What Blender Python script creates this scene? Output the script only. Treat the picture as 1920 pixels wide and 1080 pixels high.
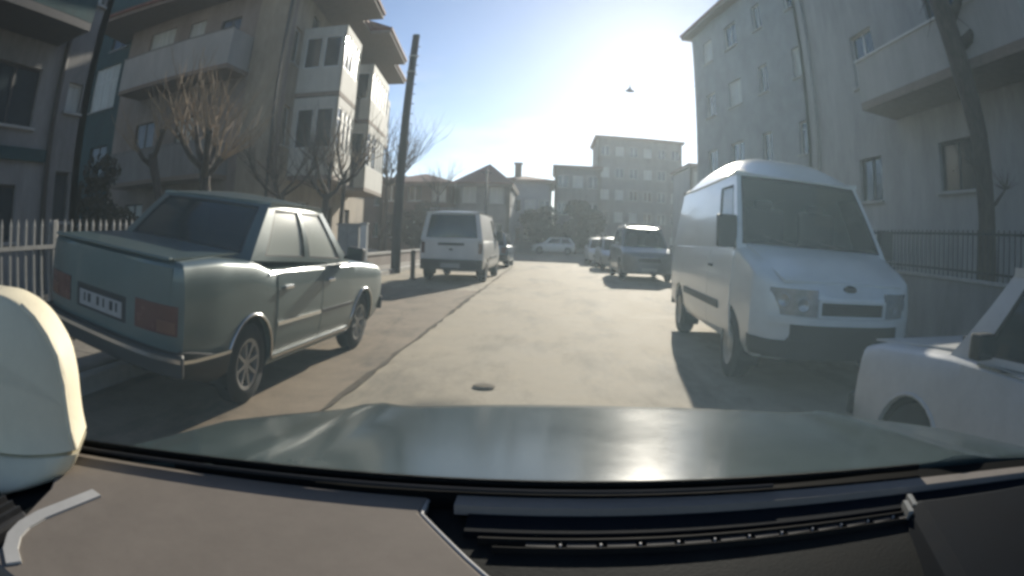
import bpy, bmesh, math, random
from mathutils import Vector, Matrix
random.seed(7)
R_ = math.radians
for o in list(bpy.data.objects): bpy.data.objects.remove(o, do_unlink=True)
scene = bpy.context.scene
COL = scene.collection

# ------------------------------------------------------------------ camera (wide dash camera lens)
CAM_H, PITCH, ROLL, YAW = 1.22, -.082, .036, -.058
FPX, K3 = 1120.0, .20                      # lens: angle = r + K3 r^3, r = pixels / FPX on a 1920 wide frame
cam = bpy.data.cameras.new('camera'); cam_o = bpy.data.objects.new('camera', cam); COL.objects.link(cam_o)
cam.type = 'PANO'; cam.sensor_fit = 'HORIZONTAL'; cam.sensor_width = 36.0
cam.clip_start = .02; cam.clip_end = 2000
PX = 1920 / 36.0 / FPX                     # r per millimetre on the sensor
def set_lens(c):
    try:
        c.panorama_type = 'FISHEYE_LENS_POLYNOMIAL'
    except Exception:
        pass
    for n, v in (('k0', 0), ('k1', -PX), ('k2', 0), ('k3', -K3 * PX ** 3), ('k4', 0)):
        for a in ('fisheye_polynomial_' + n,):
            try: setattr(c, a, v)
            except Exception: pass
    c.fisheye_fov = R_(179)
try: cam.panorama_type; set_lens(cam)
except AttributeError: set_lens(cam.cycles)
def cam_axes():
    cy, sy = math.cos(YAW), math.sin(YAW)
    f = Vector((sy * math.cos(PITCH), cy * math.cos(PITCH), math.sin(PITCH)))
    r = Vector((cy, -sy, 0)); u = r.cross(f)
    c, s = math.cos(ROLL), math.sin(ROLL)
    return c * r + s * u, -s * r + c * u, f
r, u, f = cam_axes()
cam_o.matrix_world = Matrix(((r.x, u.x, -f.x, 0), (r.y, u.y, -f.y, 0), (r.z, u.z, -f.z, CAM_H), (0, 0, 0, 1)))
scene.camera = cam_o
scene.cycles.use_denoising = True
scene.cycles.filter_width = 3.2
scene.cycles.max_bounces = 8; scene.cycles.volume_bounces = 0
scene.cycles.transparent_max_bounces = 24
scene.cycles.sample_clamp_indirect = 4

# ------------------------------------------------------------------ sky, sun, exposure
SUN_EL, SUN_AZ = R_(19.5), R_(10.6)       # azimuth to the right of the street's direction (+Y)
world = bpy.data.worlds.new('World'); scene.world = world; world.use_nodes = True
nt = world.node_tree; nt.nodes.clear()
sky = nt.nodes.new('ShaderNodeTexSky'); sky.sky_type = 'NISHITA'; sky.sun_disc = False
sky.sun_elevation = SUN_EL; sky.sun_rotation = SUN_AZ
sky.air_density = 1.0; sky.dust_density = 1.6; sky.ozone_density = 2.4; sky.altitude = 2500
bg = nt.nodes.new('ShaderNodeBackground'); bg.inputs['Strength'].default_value = .092
out = nt.nodes.new('ShaderNodeOutputWorld')
# thin high cloud: a soft noise on the sky's own direction, the same all round
tc = nt.nodes.new('ShaderNodeTexCoord'); mp = nt.nodes.new('ShaderNodeMapping'); mp.inputs['Scale'].default_value = (1.2, 1.2, 4.0)
nz = nt.nodes.new('ShaderNodeTexNoise'); nz.inputs['Scale'].default_value = 2.2; nz.inputs['Detail'].default_value = 6; nz.inputs['Roughness'].default_value = .55
rp = nt.nodes.new('ShaderNodeValToRGB'); rp.color_ramp.elements[0].position = .50; rp.color_ramp.elements[1].position = .78
rp.color_ramp.elements[1].color = (.45, .45, .45, 1)
bw = nt.nodes.new('ShaderNodeRGBToBW'); gm = nt.nodes.new('ShaderNodeMath'); gm.operation = 'MULTIPLY'; gm.inputs[1].default_value = 1.5
mx = nt.nodes.new('ShaderNodeMix'); mx.data_type = 'RGBA'
L = nt.links.new
L(tc.outputs['Generated'], mp.inputs['Vector']); L(mp.outputs['Vector'], nz.inputs['Vector']); L(nz.outputs['Fac'], rp.inputs['Fac'])
L(sky.outputs['Color'], bw.inputs['Color']); L(bw.outputs['Val'], gm.inputs[0])
L(rp.outputs['Color'], mx.inputs[0]); L(sky.outputs['Color'], mx.inputs[6]); L(gm.outputs[0], mx.inputs[7])
L(mx.outputs[2], bg.inputs['Color']); L(bg.outputs['Background'], out.inputs['Surface'])
sun = bpy.data.lights.new('sun', 'SUN'); sun.energy = 5.0; sun.angle = R_(.53); sun.color = (1, .93, .80)
sun_o = bpy.data.objects.new('sun', sun); COL.objects.link(sun_o)
sd = Vector((math.sin(SUN_AZ) * math.cos(SUN_EL), math.cos(SUN_AZ) * math.cos(SUN_EL), math.sin(SUN_EL)))
sun_o.rotation_euler = sd.to_track_quat('Z', 'Y').to_euler(); sun_o.location = (10, 60, 60)
scene.view_settings.view_transform = 'Standard'; scene.view_settings.look = 'None'
scene.view_settings.gamma = 1; scene.view_settings.use_curve_mapping = False
scene.view_settings.exposure = .55
HAZE = .0008
DUST = 3.9

# ------------------------------------------------------------------ materials
MATS = {}
def mat(name, col, rough=.7, metal=0., var=.12, scale=6., bump=0., bscale=40., coat=0., spec=.5, col2=None, streak=None):
    """procedural surface: base colour broken up by two noises, fine bump"""
    if name in MATS: return MATS[name]
    m = bpy.data.materials.new(name); m.use_nodes = True; n = m.node_tree.nodes; l = m.node_tree.links
    p = n['Principled BSDF']; p.inputs['Roughness'].default_value = rough; p.inputs['Metallic'].default_value = metal
    p.inputs['Specular IOR Level'].default_value = spec; p.inputs['Coat Weight'].default_value = coat; p.inputs['Coat Roughness'].default_value = .08
    t = n.new('ShaderNodeTexCoord'); a = n.new('ShaderNodeTexNoise'); a.inputs['Scale'].default_value = scale; a.inputs['Detail'].default_value = 8
    a.inputs['Roughness'].default_value = .79
    src = t.outputs['Object']
    if streak:
        mpn = n.new('ShaderNodeMapping'); mpn.inputs['Scale'].default_value = streak; l.new(src, mpn.inputs['Vector']); src = mpn.outputs['Vector']
    l.new(src, a.inputs['Vector'])
    r = n.new('ShaderNodeValToRGB'); c = Vector(col)
    lo = [max(0, x * (1 - var * 1.6)) for x in c]; hi = [x * (1 + var) for x in (col2 or c)]
    r.color_ramp.elements[0].position = .3; r.color_ramp.elements[1].position = .7
    r.color_ramp.elements[0].color = (*lo, 1); r.color_ramp.elements[1].color = (*hi, 1)
    l.new(a.outputs['Fac'], r.inputs['Fac']); l.new(r.outputs['Color'], p.inputs['Base Color'])
    mr = n.new('ShaderNodeMapRange'); mr.inputs['To Min'].default_value = max(.02, rough - .1); mr.inputs['To Max'].default_value = min(1, rough + .12)
    l.new(a.outputs['Fac'], mr.inputs['Value']); l.new(mr.outputs['Result'], p.inputs['Roughness'])
    if bump:
        b = n.new('ShaderNodeTexNoise'); b.inputs['Scale'].default_value = bscale; b.inputs['Detail'].default_value = 4
        l.new(t.outputs['Object'], b.inputs['Vector']); k = n.new('ShaderNodeBump'); k.inputs['Strength'].default_value = bump; k.inputs['Distance'].default_value = .02
        l.new(b.outputs['Fac'], k.inputs['Height']); l.new(k.outputs['Normal'], p.inputs['Normal'])
    MATS[name] = m; return m
def glass(name, tint, clear=.6, rough=.06):
    m = bpy.data.materials.new(name); m.use_nodes = True; n = m.node_tree.nodes; l = m.node_tree.links
    p = n['Principled BSDF']; p.inputs['Base Color'].default_value = (*tint, 1); p.inputs['Roughness'].default_value = rough; p.inputs['Specular IOR Level'].default_value = .6
    tr = n.new('ShaderNodeBsdfTransparent'); tr.inputs['Color'].default_value = (.82, .9, .88, 1)
    mix = n.new('ShaderNodeMixShader'); mix.inputs[0].default_value = clear
    l.new(p.outputs[0], mix.inputs[1]); l.new(tr.outputs[0], mix.inputs[2]); l.new(mix.outputs[0], n['Material Output'].inputs['Surface'])
    MATS[name] = m; return m

M_ASPH = mat('asphalt', (.335, .28, .195), .85, var=.14, scale=1.3, bump=.4, bscale=90, spec=.3)
def stain(m, lo, scale, p0, p1):
    n = m.node_tree.nodes; l = m.node_tree.links; p = n['Principled BSDF']; src = p.inputs['Base Color'].links[0].from_socket
    t = n.new('ShaderNodeTexCoord'); a = n.new('ShaderNodeTexNoise'); a.inputs['Scale'].default_value = scale; a.inputs['Detail'].default_value = 10; a.inputs['Roughness'].default_value = .7
    mp_ = n.new('ShaderNodeMapping'); mp_.inputs['Scale'].default_value = (1, .35, 1); l.new(t.outputs['Object'], mp_.inputs['Vector']); l.new(mp_.outputs['Vector'], a.inputs['Vector'])
    r = n.new('ShaderNodeMapRange'); r.inputs['From Min'].default_value = p0; r.inputs['From Max'].default_value = p1; r.inputs['To Min'].default_value = lo; r.inputs['To Max'].default_value = 1
    l.new(a.outputs['Fac'], r.inputs['Value']); mxx = n.new('ShaderNodeMix'); mxx.data_type = 'RGBA'; mxx.blend_type = 'MULTIPLY'; mxx.inputs[0].default_value = 1
    l.new(src, mxx.inputs[6]); l.new(r.outputs['Result'], mxx.inputs[7]); l.new(mxx.outputs[2], p.inputs['Base Color'])
stain(M_ASPH, .55, .9, .36, .50)
M_ASPH2 = mat('asphalt_worn', (.25, .195, .135), .85, var=.2, scale=1.7, bump=.5, bscale=70, spec=.2)
M_SEAM = mat('tar_seam', (.13, .11, .085), .95, var=.3, scale=5, spec=.03)
stain(M_ASPH2, .55, 1.1, .36, .50)
M_PAVE = mat('paving', (.20, .175, .14), .85, var=.2, scale=2.5, bump=.3)
M_KERB = mat('kerb', (.42, .40, .36), .8, var=.16, scale=5, bump=.3)
M_EARTH = mat('earth', (.095, .075, .05), .95, var=.35, scale=2.5, bump=.6, bscale=20)
M_WALLB = mat('render_beige', (.36, .30, .22), .9, var=.26, scale=.9, bump=.25, streak=(1, 1, .35))
M_WALLW = mat('render_white', (.42, .41, .38), .88, var=.14, scale=1.2, bump=.2, streak=(1, 1, .3))
M_WALLG = mat('render_grey', (.25, .24, .225), .9, var=.26, scale=.8, bump=.2, streak=(1, 1, .3))
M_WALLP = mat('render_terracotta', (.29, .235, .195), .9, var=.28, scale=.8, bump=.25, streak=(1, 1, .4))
M_WALLT = mat('render_teal', (.025, .065, .066), .8, var=.3, scale=1.0, bump=.2)
M_WALLBL = mat('render_blue', (.30, .31, .32), .9, var=.18, scale=.7, bump=.2)
M_WALLR = mat('render_pale_grey', (.36, .355, .34), .9, var=.2, scale=.8, bump=.2, streak=(1, 1, .3))
M_BAY = mat('bay_cream', (.52, .51, .45), .8, var=.14, scale=1.5, streak=(1, 1, .3))
M_WALLBR = mat('render_brown', (.17, .115, .085), .9, var=.2, scale=.7, bump=.2)
M_ROOF = mat('roof_tiles', (.20, .085, .055), .85, var=.25, scale=4, bump=.4)
M_SOFFIT = mat('soffit', (.24, .19, .15), .9, var=.15)
M_FRAMEW = mat('window_frame_white', (.62, .62, .58), .5, var=.08)
M_FRAMED = mat('window_frame_dark', (.07, .065, .06), .6, var=.15)
M_PANE = mat('window_glass', (.03, .04, .045), .08, var=.2, scale=.7, spec=.8)
M_PANEC = mat('window_curtain', (.55, .56, .50), .5, var=.25, scale=2, spec=.5, streak=(6, 6, .4))
M_METALD = mat('dark_iron', (.035, .036, .038), .55, metal=.4, var=.3, scale=12)
M_METALW = mat('painted_fence_white', (.27, .265, .245), .6, var=.2, scale=9)
M_METALG = mat('grey_metal', (.25, .25, .24), .6, metal=.2, var=.2, scale=5)
M_WOODP = mat('pole_wood', (.045, .042, .042), .85, var=.3, scale=5, bump=.5, streak=(8, 8, .6))
M_BARK = mat('bark', (.075, .058, .045), .95, var=.4, scale=9, bump=.9, bscale=22, streak=(2, 2, .5))
M_TWIG = mat('twig', (.34, .25, .16), .9, var=.3, scale=4)
M_TWIGD = mat('twig_dark', (.075, .058, .045), .9, var=.3, scale=4)
M_LEAF = mat('leaf', (.022, .035, .022), .8, var=.5, scale=3)
M_LEAFB = mat('leaf_brown', (.075, .06, .033), .85, var=.5, scale=3)
M_WHITE = mat('white_paint', (.60, .61, .58), .3, var=.07, scale=2.5, coat=.6, bump=.03, bscale=8)
M_WHITED = mat('white_paint_dusty', (.56, .56, .54), .42, var=.10, scale=2.2, coat=.3, bump=.03, bscale=8)
M_GREEN = mat('green_metallic', (.078, .120, .118), .36, metal=.2, var=.10, scale=2.0, coat=.5)
M_DGREEN = mat('dark_green_paint', (.036, .050, .050), .16, var=.3, scale=2.0, spec=.10)
[setattr(n_.inputs['To Min'], 'default_value', .10) or setattr(n_.inputs['To Max'], 'default_value', .22) for n_ in M_DGREEN.node_tree.nodes if n_.type == 'MAP_RANGE']
M_BLUE = mat('blue_paint', (.10, .15, .21), .3, metal=.3, var=.1, coat=.5)
M_SILV = mat('silver_paint', (.38, .39, .40), .32, metal=.5, var=.1, coat=.5)
M_GREYP = mat('grey_paint', (.17, .175, .18), .32, metal=.4, var=.12, coat=.5)
M_BLACKP = mat('black_plastic', (.018, .018, .019), .6, var=.25, scale=8)
M_RUB = mat('rubber', (.014, .014, .015), .8, var=.3, scale=10)
M_RIM = mat('rim_metal', (.42, .42, .40), .4, metal=.6, var=.15, scale=10)
M_CHROME = mat('chrome', (.75, .75, .73), .18, metal=1, var=.06)
M_RED = mat('tail_red', (.085, .02, .02), .25, var=.15, coat=.5)
M_AMBER = mat('amber', (.13, .05, .03), .3, var=.1)
M_LAMP = mat('headlamp', (.30, .31, .31), .12, metal=.3, var=.25, scale=12, coat=1)
M_PLATE = mat('plate_white', (.30, .30, .29), .4, var=.12, scale=14)
M_SEAT = mat('seat_fabric', (.03, .03, .033), .9, var=.3)
M_DASH = mat('dash_dark', (.010, .012, .012), .8, var=.25, scale=6, bump=.08, bscale=220, spec=.08)
M_DASHB = mat('dash_blue', (.004, .007, .011), .9, var=.2, scale=5, spec=.08)
M_MAT = mat('dash_mat', (.185, .16, .135), .93, var=.12, scale=3, bump=.05, bscale=300, spec=.15)
M_STRIP = mat('pale_strip', (.40, .39, .37), .7, var=.1)
M_SHEENG = mat('dash_sheen_grey', (.22, .195, .17), .8, var=.1, spec=.1)  # grey holds the sheen of sun glancing along dark plastic
M_RIDGE = mat('dash_ridge_grey', (.014, .014, .013), .8, var=.1, spec=.08)
M_SEAL = mat('seal_black', (.006, .007, .007), .8, var=.2, spec=.05)
M_CREAM = mat('cream_trim', (.66, .60, .44), .62, var=.07, scale=3, bump=.05, bscale=120)
M_GLASS = glass('car_glass', (.03, .045, .05), .62)
M_GLASSD = glass('car_glass_dark', (.02, .035, .042), .25)
M_GLASSP = glass('car_glass_dust_sheen', (.60, .62, .55), .32, .3)  # pale base: window dust plus bright street reflections put into the colour

# ------------------------------------------------------------------ mesh helpers
def link(name, bm, m, parent=None, smooth=False, bevel=0., loc=None, rot=None, kind=None, autosm=None):
    bmesh.ops.remove_doubles(bm, verts=bm.verts, dist=1e-5)
    bmesh.ops.recalc_face_normals(bm, faces=bm.faces)
    me = bpy.data.meshes.new(name); bm.to_mesh(me); bm.free()
    me.materials.append(m)
    if smooth:
        for p in me.polygons: p.use_smooth = True
        if autosm: me.set_sharp_from_angle(angle=R_(autosm))
    o = bpy.data.objects.new(name, me); COL.objects.link(o)
    if parent: o.parent = parent
    if loc: o.location = loc
    if rot: o.rotation_euler = rot
    if bevel:
        md = o.modifiers.new('bevel', 'BEVEL'); md.width = bevel; md.segments = 2; md.limit_method = 'ANGLE'; md.angle_limit = R_(40)
    if kind: o['kind'] = kind
    return o
def tag(o, label, cat, group=None):
    o['label'] = label; o['category'] = cat
    if group: o['group'] = group
    return o
def thing(name, label, cat, loc=(0, 0, 0), rz=0., group=None, rot=None):
    o = bpy.data.objects.new(name, None); COL.objects.link(o); o.location = loc; o.rotation_euler = rot or (0, 0, rz); o.empty_display_size = .3
    return tag(o, label, cat, group)
def dup(root, loc, rz, label, group=None):
    r = root.copy(); COL.objects.link(r); r.location = loc; r.rotation_euler = (0, 0, rz); r['label'] = label
    if group: r['group'] = group
    for c in root.children:
        k = c.copy(); COL.objects.link(k); k.parent = r
        for g in c.children:
            d = g.copy(); COL.objects.link(d); d.parent = k
    return r
def box(bm, c, s, rot=None):
    m = Matrix.Translation(c)
    if rot: m = m @ rot.to_4x4()
    m = m @ Matrix.Diagonal((s[0], s[1], s[2], 1))
    return bmesh.ops.create_cube(bm, size=1, matrix=m)['verts']
def bx(c, s, rot=None):
    bm = bmesh.new(); box(bm, c, s, rot); return bm
def beam(bm, a, b, w, h):
    a, b = Vector(a), Vector(b); d = b - a
    q = d.to_track_quat('Y', 'Z').to_matrix()
    box(bm, (a + b) / 2, (w, d.length, h), q)
def tube(bm, pts, rad, n=8, cap=True):
    pts = [Vector(p) for p in pts]; rings = []
    if not hasattr(rad, '__len__'): rad = [rad] * len(pts)
    for i, p in enumerate(pts):
        d = (pts[min(i + 1, len(pts) - 1)] - pts[max(i - 1, 0)]).normalized()
        q = d.to_track_quat('Z', 'Y').to_matrix()
        rings.append([bm.verts.new(p + q @ Vector((rad[i] * math.cos(2 * math.pi * k / n), rad[i] * math.sin(2 * math.pi * k / n), 0))) for k in range(n)])
    for A, B in zip(rings, rings[1:]):
        for k in range(n): bm.faces.new((A[k], A[(k + 1) % n], B[(k + 1) % n], B[k]))
    if cap and n > 2: bm.faces.new(rings[0][::-1]); bm.faces.new(rings[-1])
def loft(bm, rings, cap=True, closed=True):
    vs = [[bm.verts.new(p) for p in r] for r in rings]; n = len(rings[0])
    for A, B in zip(vs, vs[1:]):
        for k in range(n if closed else n - 1): bm.faces.new((A[k], A[(k + 1) % n], B[(k + 1) % n], B[k]))
    if cap: bm.faces.new(vs[0][::-1]); bm.faces.new(vs[-1])
    return vs
def lathe(bm, prof, axis, center, n=24):
    """prof: (radius, along-axis) pairs; axis 'x' or 'z'"""
    c = Vector(center); rings = []
    for k in range(n):
        a = 2 * math.pi * k / n; ca, sa = math.cos(a), math.sin(a)
        rings.append([c + (Vector((t, r * ca, r * sa)) if axis == 'x' else Vector((r * ca, r * sa, t))) for r, t in prof])
    vs = [[bm.verts.new(p) for p in r] for r in rings]; m = len(prof)
    for k in range(n):
        A, B = vs[k], vs[(k + 1) % n]
        for j in range(m - 1): bm.faces.new((A[j], A[j + 1], B[j + 1], B[j]))
def prism(outline, z0, z1):
    bm = bmesh.new(); a = [bm.verts.new((x, y, z0)) for x, y in outline]; b = [bm.verts.new((x, y, z1)) for x, y in outline]
    n = len(a); bm.faces.new(a[::-1]); bm.faces.new(b)
    for k in range(n): bm.faces.new((a[k], a[(k + 1) % n], b[(k + 1) % n], b[k]))
    return bm
def cuts(vals, step):
    v = sorted(set(round(x, 5) for x in vals)); o = [v[0]]
    for a, b in zip(v, v[1:]):
        k = max(1, int(math.ceil((b - a) / step)))
        o += [a + (b - a) * j / k for j in range(1, k + 1)]
    return o
def sheet(bm, P, uv, holes=(), thick=.03, su=9, sv=9, off=0.):
    """a thick sheet on the surface P(u, v) -> (point, outward normal), with rectangular holes"""
    u0, u1, v0, v1 = uv
    U = cuts([u0, u1] + [x for h in holes for x in h[:2] if u0 < x < u1], su); V = cuts([v0, v1] + [x for h in holes for x in h[2:] if v0 < x < v1], sv)
    F, B = {}, {}
    def get(i, j):
        if (i, j) not in F:
            p, n = P(U[i], V[j]); p = Vector(p); n = Vector(n)
            F[i, j] = bm.verts.new(p + n * off); B[i, j] = bm.verts.new(p + n * (off - thick))
        return F[i, j], B[i, j]
    nu, nv = len(U) - 1, len(V) - 1
    def solid(i, j):
        if not (0 <= i < nu and 0 <= j < nv): return False
        cu, cv = (U[i] + U[i + 1]) / 2, (V[j] + V[j + 1]) / 2
        return not any(h[0] < cu < h[1] and h[2] < cv < h[3] for h in holes)
    for i in range(nu):
        for j in range(nv):
            if not solid(i, j): continue
            q = [get(i, j), get(i + 1, j), get(i + 1, j + 1), get(i, j + 1)]
            bm.faces.new([x[0] for x in q]); bm.faces.new([x[1] for x in q][::-1])
            for k, (di, dj) in enumerate(((0, -1), (1, 0), (0, 1), (-1, 0))):
                if not solid(i + di, j + dj):
                    a, b = q[k], q[(k + 1) % 4]
                    bm.faces.new((a[0], a[1], b[1], b[0]))
def patch(c00, c10, c11, c01, bulge=0., pw=2):
    c = [Vector(x) for x in (c00, c10, c11, c01)]
    n0 = (c[1] - c[0]).cross(c[3] - c[0]).normalized()
    def pos(u, v):
        return c[0] * (1 - u) * (1 - v) + c[1] * u * (1 - v) + c[2] * u * v + c[3] * (1 - u) * v + n0 * bulge * (1 - abs(2 * u - 1) ** pw) * (1 - abs(2 * v - 1) ** pw)
    def P(u, v):
        e = 1e-3; d1 = pos(u + e, v) - pos(u - e, v); d2 = pos(u, v + e) - pos(u, v - e)
        return pos(u, v), d1.cross(d2).normalized()
    return P

# ------------------------------------------------------------------ vehicles
def lerp_tab(tab, y):
    if y <= tab[0][0]: return tab[0][1:]
    for a, b in zip(tab, tab[1:]):
        if y <= b[0]:
            t = (y - a[0]) / (b[0] - a[0]); t = t * t * (3 - 2 * t) * .5 + t * .5
            return tuple(p + (q - p) * t for p, q in zip(a[1:], b[1:]))
    return tab[-1][1:]
class Car:
    """local frame: x right, y from the rear bumper (0) to the nose (L), z up. tab rows: y, half width, underside, top edge, crown"""
    def __init__(s, root, L, tab, paint, endD=(.12, .2), endp=(4, 3)):
        s.root, s.L, s.tab, s.paint, s.endD, s.endp = root, L, tab, paint, endD, endp
    def params(s, y):
        w, zb, zt, cr = lerp_tab(s.tab, y)
        k = 1.
        if y < s.endD[0]: k = max(0.0, y / s.endD[0]) ** (1 / s.endp[0])
        d = s.L - y
        if d < s.endD[1]: k = min(k, max(0.0, d / s.endD[1]) ** (1 / s.endp[1]))
        return w * k, zb, zt, cr
    def half(s, y):
        w, zb, zt, cr = s.params(y); h = zt - zb
        return [(0, zb), (.72 * w, zb), (.93 * w, zb + .02), (.982 * w, zb + .14 * h), (w, zb + .38 * h), (w, zb + .62 * h), (.985 * w, zb + .82 * h),
                (.962 * w, zt - .035), (.93 * w, zt - .009), (.87 * w, zt + .12 * cr), (.45 * w, zt + .8 * cr), (0, zt + cr)]
    def side_x(s, y, z):
        P = s.half(y)[1:9]
        if z <= P[0][1]: return P[0][0]
        for a, b in zip(P, P[1:]):
            if z <= b[1]: return a[0] + (b[0] - a[0]) * (z - a[1]) / max(1e-6, b[1] - a[1])
        return P[-1][0]
    def body(s, wheels=(), r=.3, name='body'):
        ys = [s.L * k / 44 for k in range(1, 44)]
        for D, e in ((s.endD[0], 0), (s.endD[1], 1)):
            for q in (.002, .01, .04, .1, .22, .45, .75, 1.): ys.append(D * q if e == 0 else s.L - D * q)
        ys = sorted(y for y in set(round(y, 4) for y in ys) if 0 < y < s.L)
        bm = bmesh.new(); rings = []
        for y in ys:
            h = s.half(y); rings.append([(x, y, z) for x, z in h] + [(-x, y, z) for x, z in h[-2:0:-1]])
        loft(bm, rings); o = link(name, bm, s.paint, s.root, True, autosm=38)
        if wheels:
            cb = bmesh.new(); wm = max(t[1] for t in s.tab)
            for wy in wheels:
                for sg in (-1, 1):
                    ring = [[(sg * x, wy + (r + .055) * math.cos(a), r + (r + .055) * math.sin(a)) for a in [2 * math.pi * k / 28 for k in range(28)]] for x in (wm - .27, wm + .2)]
                    loft(cb, ring)
            c = link('cutter', cb, s.paint)
            md = o.modifiers.new('arches', 'BOOLEAN'); md.object = c; md.operation = 'DIFFERENCE'; md.solver = 'EXACT'
            bpy.context.view_layer.update(); dg = bpy.context.evaluated_depsgraph_get()
            parent = o.parent; o.parent = None; bpy.context.view_layer.update(); dg = bpy.context.evaluated_depsgraph_get()
            me = bpy.data.meshes.new_from_object(o.evaluated_get(dg)); o.modifiers.clear(); o.data = me; o.parent = parent
            for p in me.polygons: p.use_smooth = True
            me.set_sharp_from_angle(angle=R_(38))
            bpy.data.objects.remove(c, do_unlink=True)
            wb = bmesh.new()
            for wy in wheels:
                for sg in (-1, 1): lathe(wb, [(.02, sg * (wm - .262)), (r + .05, sg * (wm - .262)), (r + .05, sg * (wm - .05))], 'x', (0, wy, r), 24)
            for v in [v for v in wb.verts if v.co.z < .16]: v.co.z = .16
            link('wheel_well', wb, M_RUB, s.root)
        return o
    def wheel(s, y, sg, r=.3, w=.17, rimr=.62, spokes=0, hub=M_RIM, x=None):
        wm = s.params(y)[0]; xo = (x if x else wm - .02); h = w / 2; cx = sg * (xo - h)
        bm = bmesh.new(); lathe(bm, [(r * rimr, -h), (r * .9, -h), (r, -h * .7), (r, h * .7), (r * .9, h), (r * rimr, h)], 'x', (0, 0, 0), 26)
        t = link('wheel', bm, M_RUB, s.root, True, loc=(cx, y, r), autosm=45)
        bm = bmesh.new(); q = r * rimr
        if spokes:
            lathe(bm, [(q, sg * h * .95), (q * .86, sg * h * .9), (q * .84, sg * h * .4)], 'x', (0, 0, 0), 26)
            lathe(bm, [(.001, sg * h * .85), (q * .26, sg * h * .8), (q * .28, sg * h * .3)], 'x', (0, 0, 0), 16)
            for k in range(spokes):
                a = 2 * math.pi * (k + .3) / spokes
                beam(bm, (sg * h * .62, q * .2 * math.cos(a), q * .2 * math.sin(a)), (sg * h * .7, q * .88 * math.cos(a), q * .88 * math.sin(a)), q * .2, h * .3)
            d = bmesh.new(); lathe(d, [(.001, sg * h * .2), (q, sg * h * .2)], 'x', (0, 0, 0), 20); link('brake_disc', d, M_METALD, t)
        else:
            lathe(bm, [(.001, sg * h * .8), (q * .25, sg * h * .85), (q * .5, sg * h * .55), (q * .82, sg * h * .75), (q, sg * h * .95)], 'x', (0, 0, 0), 24)
        link('rim', bm, hub, t, True, autosm=40)
    def panel(s, name, y0, y1, f0, f1, m=None, off=.006, sides=(-1, 1), label=None, ny=.08):
        """a skin panel on the flank between height fractions f0 and f1"""
        outp = []
        for sg in sides:
            def P(a, b, sg=sg):
                w, zb, zt, cr = s.params(a); z = zb + (zt - zb) * b
                x = s.side_x(a, z); dx = (s.side_x(a, z + .01) - s.side_x(a, z - .01)) / .02; dy = (s.side_x(min(a + .02, s.L), z) - s.side_x(max(a - .02, 0), z)) / .04
                return (sg * x, a, z), Vector((sg, -dy * 1, -dx)).normalized()
            bm = bmesh.new(); sheet(bm, P, (y0, y1, f0, f1), thick=.012 + off, su=ny, sv=.09, off=off)
            o = link(name, bm, m or s.paint, s.root, True, autosm=40)
            if label: o['label'] = label
            outp.append(o)
        return outp
    def bar_on_side(s, name, y0, y1, z0, z1, m, off=.015, sides=(-1, 1)):
        for sg in sides:
            def P(a, b, sg=sg):
                x = s.side_x(a, b); return (sg * x, a, b), Vector((sg, 0, 0))
            bm = bmesh.new(); sheet(bm, P, (y0, y1, z0, z1), thick=.02, su=.12, sv=.05, off=off); link(name, bm, m, s.root, True, autosm=40)
    def end(s, front):
        """plan curve of the nose (front) or tail as a surface of (x, z)"""
        D, p = (s.endD[1], s.endp[1]) if front else (s.endD[0], s.endp[0]); Y = s.L if front else 0; sg = 1 if front else -1
        def P(x, z):
            w = lerp_tab(s.tab, Y)[0]; q = min(1, abs(x) / w); dy = D * q ** p
            sl = D * p * q ** (p - 1) / w * (1 if x > 0 else -1)
            return (x, Y - sg * dy, z), Vector((sl, sg, 0)).normalized()
        return P
    def on_end(s, name, front, x0, x1, z0, z1, m, off=.01, thick=.04, holes=(), su=.08, parent=None, label=None):
        bm = bmesh.new(); sheet(bm, s.end(front), (x0, x1, z0, z1), holes, thick, su, .2, off)
        o = link(name, bm, m, parent or s.root, True, autosm=40)
        if label: o['label'] = label
        return o
    def cabin(s, Ab, At, Ct, Cb, crown=.05, rpw=2, side_win=((.07, .48), (.54, .90)), vw=(.05, .90), front_win=(.05, .95, .04, .93), rear_win=(.07, .93, .06, .92),
              gs=None, gf=None, gr=None, frame=None, bulge=.04, sbulge=.02):
        """glasshouse; each argument is (half width, y, z) of a pillar end"""
        fr = frame or s.paint
        c = lambda t, sg: (sg * t[0], t[1], t[2])
        pf = patch(c(Ab, 1), c(Ab, -1), c(At, -1), c(At, 1), bulge); pr = patch(c(Cb, -1), c(Cb, 1), c(Ct, 1), c(Ct, -1), bulge)
        sides = {1: patch(c(Cb, 1), c(Ab, 1), c(At, 1), c(Ct, 1), sbulge), -1: patch(c(Ab, -1), c(Cb, -1), c(Ct, -1), c(At, -1), sbulge)}
        bm = bmesh.new()
        sheet(bm, pf, (0, 1, -.03, 1), [front_win] if front_win else (), .03, .12, .2); sheet(bm, pr, (0, 1, -.03, 1), [rear_win] if rear_win else (), .03, .12, .2)
        for sg in (1, -1):
            hs = [((a, b) if sg == 1 else (1 - b, 1 - a)) + vw for a, b in side_win]
            sheet(bm, sides[sg], (0, 1, -.03, 1), hs, .03, .12, .2)
        link('cabin_frame', bm, fr, s.root, True, autosm=30)
        rf = patch(c(Ct, -1), c(Ct, 1), c(At, 1), c(At, -1), crown, rpw); bm = bmesh.new(); sheet(bm, rf, (-.012, 1.012, -.012, 1.012), (), .045, .05, .08, .012)
        link('roof', bm, s.paint, s.root, True, autosm=50)
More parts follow.
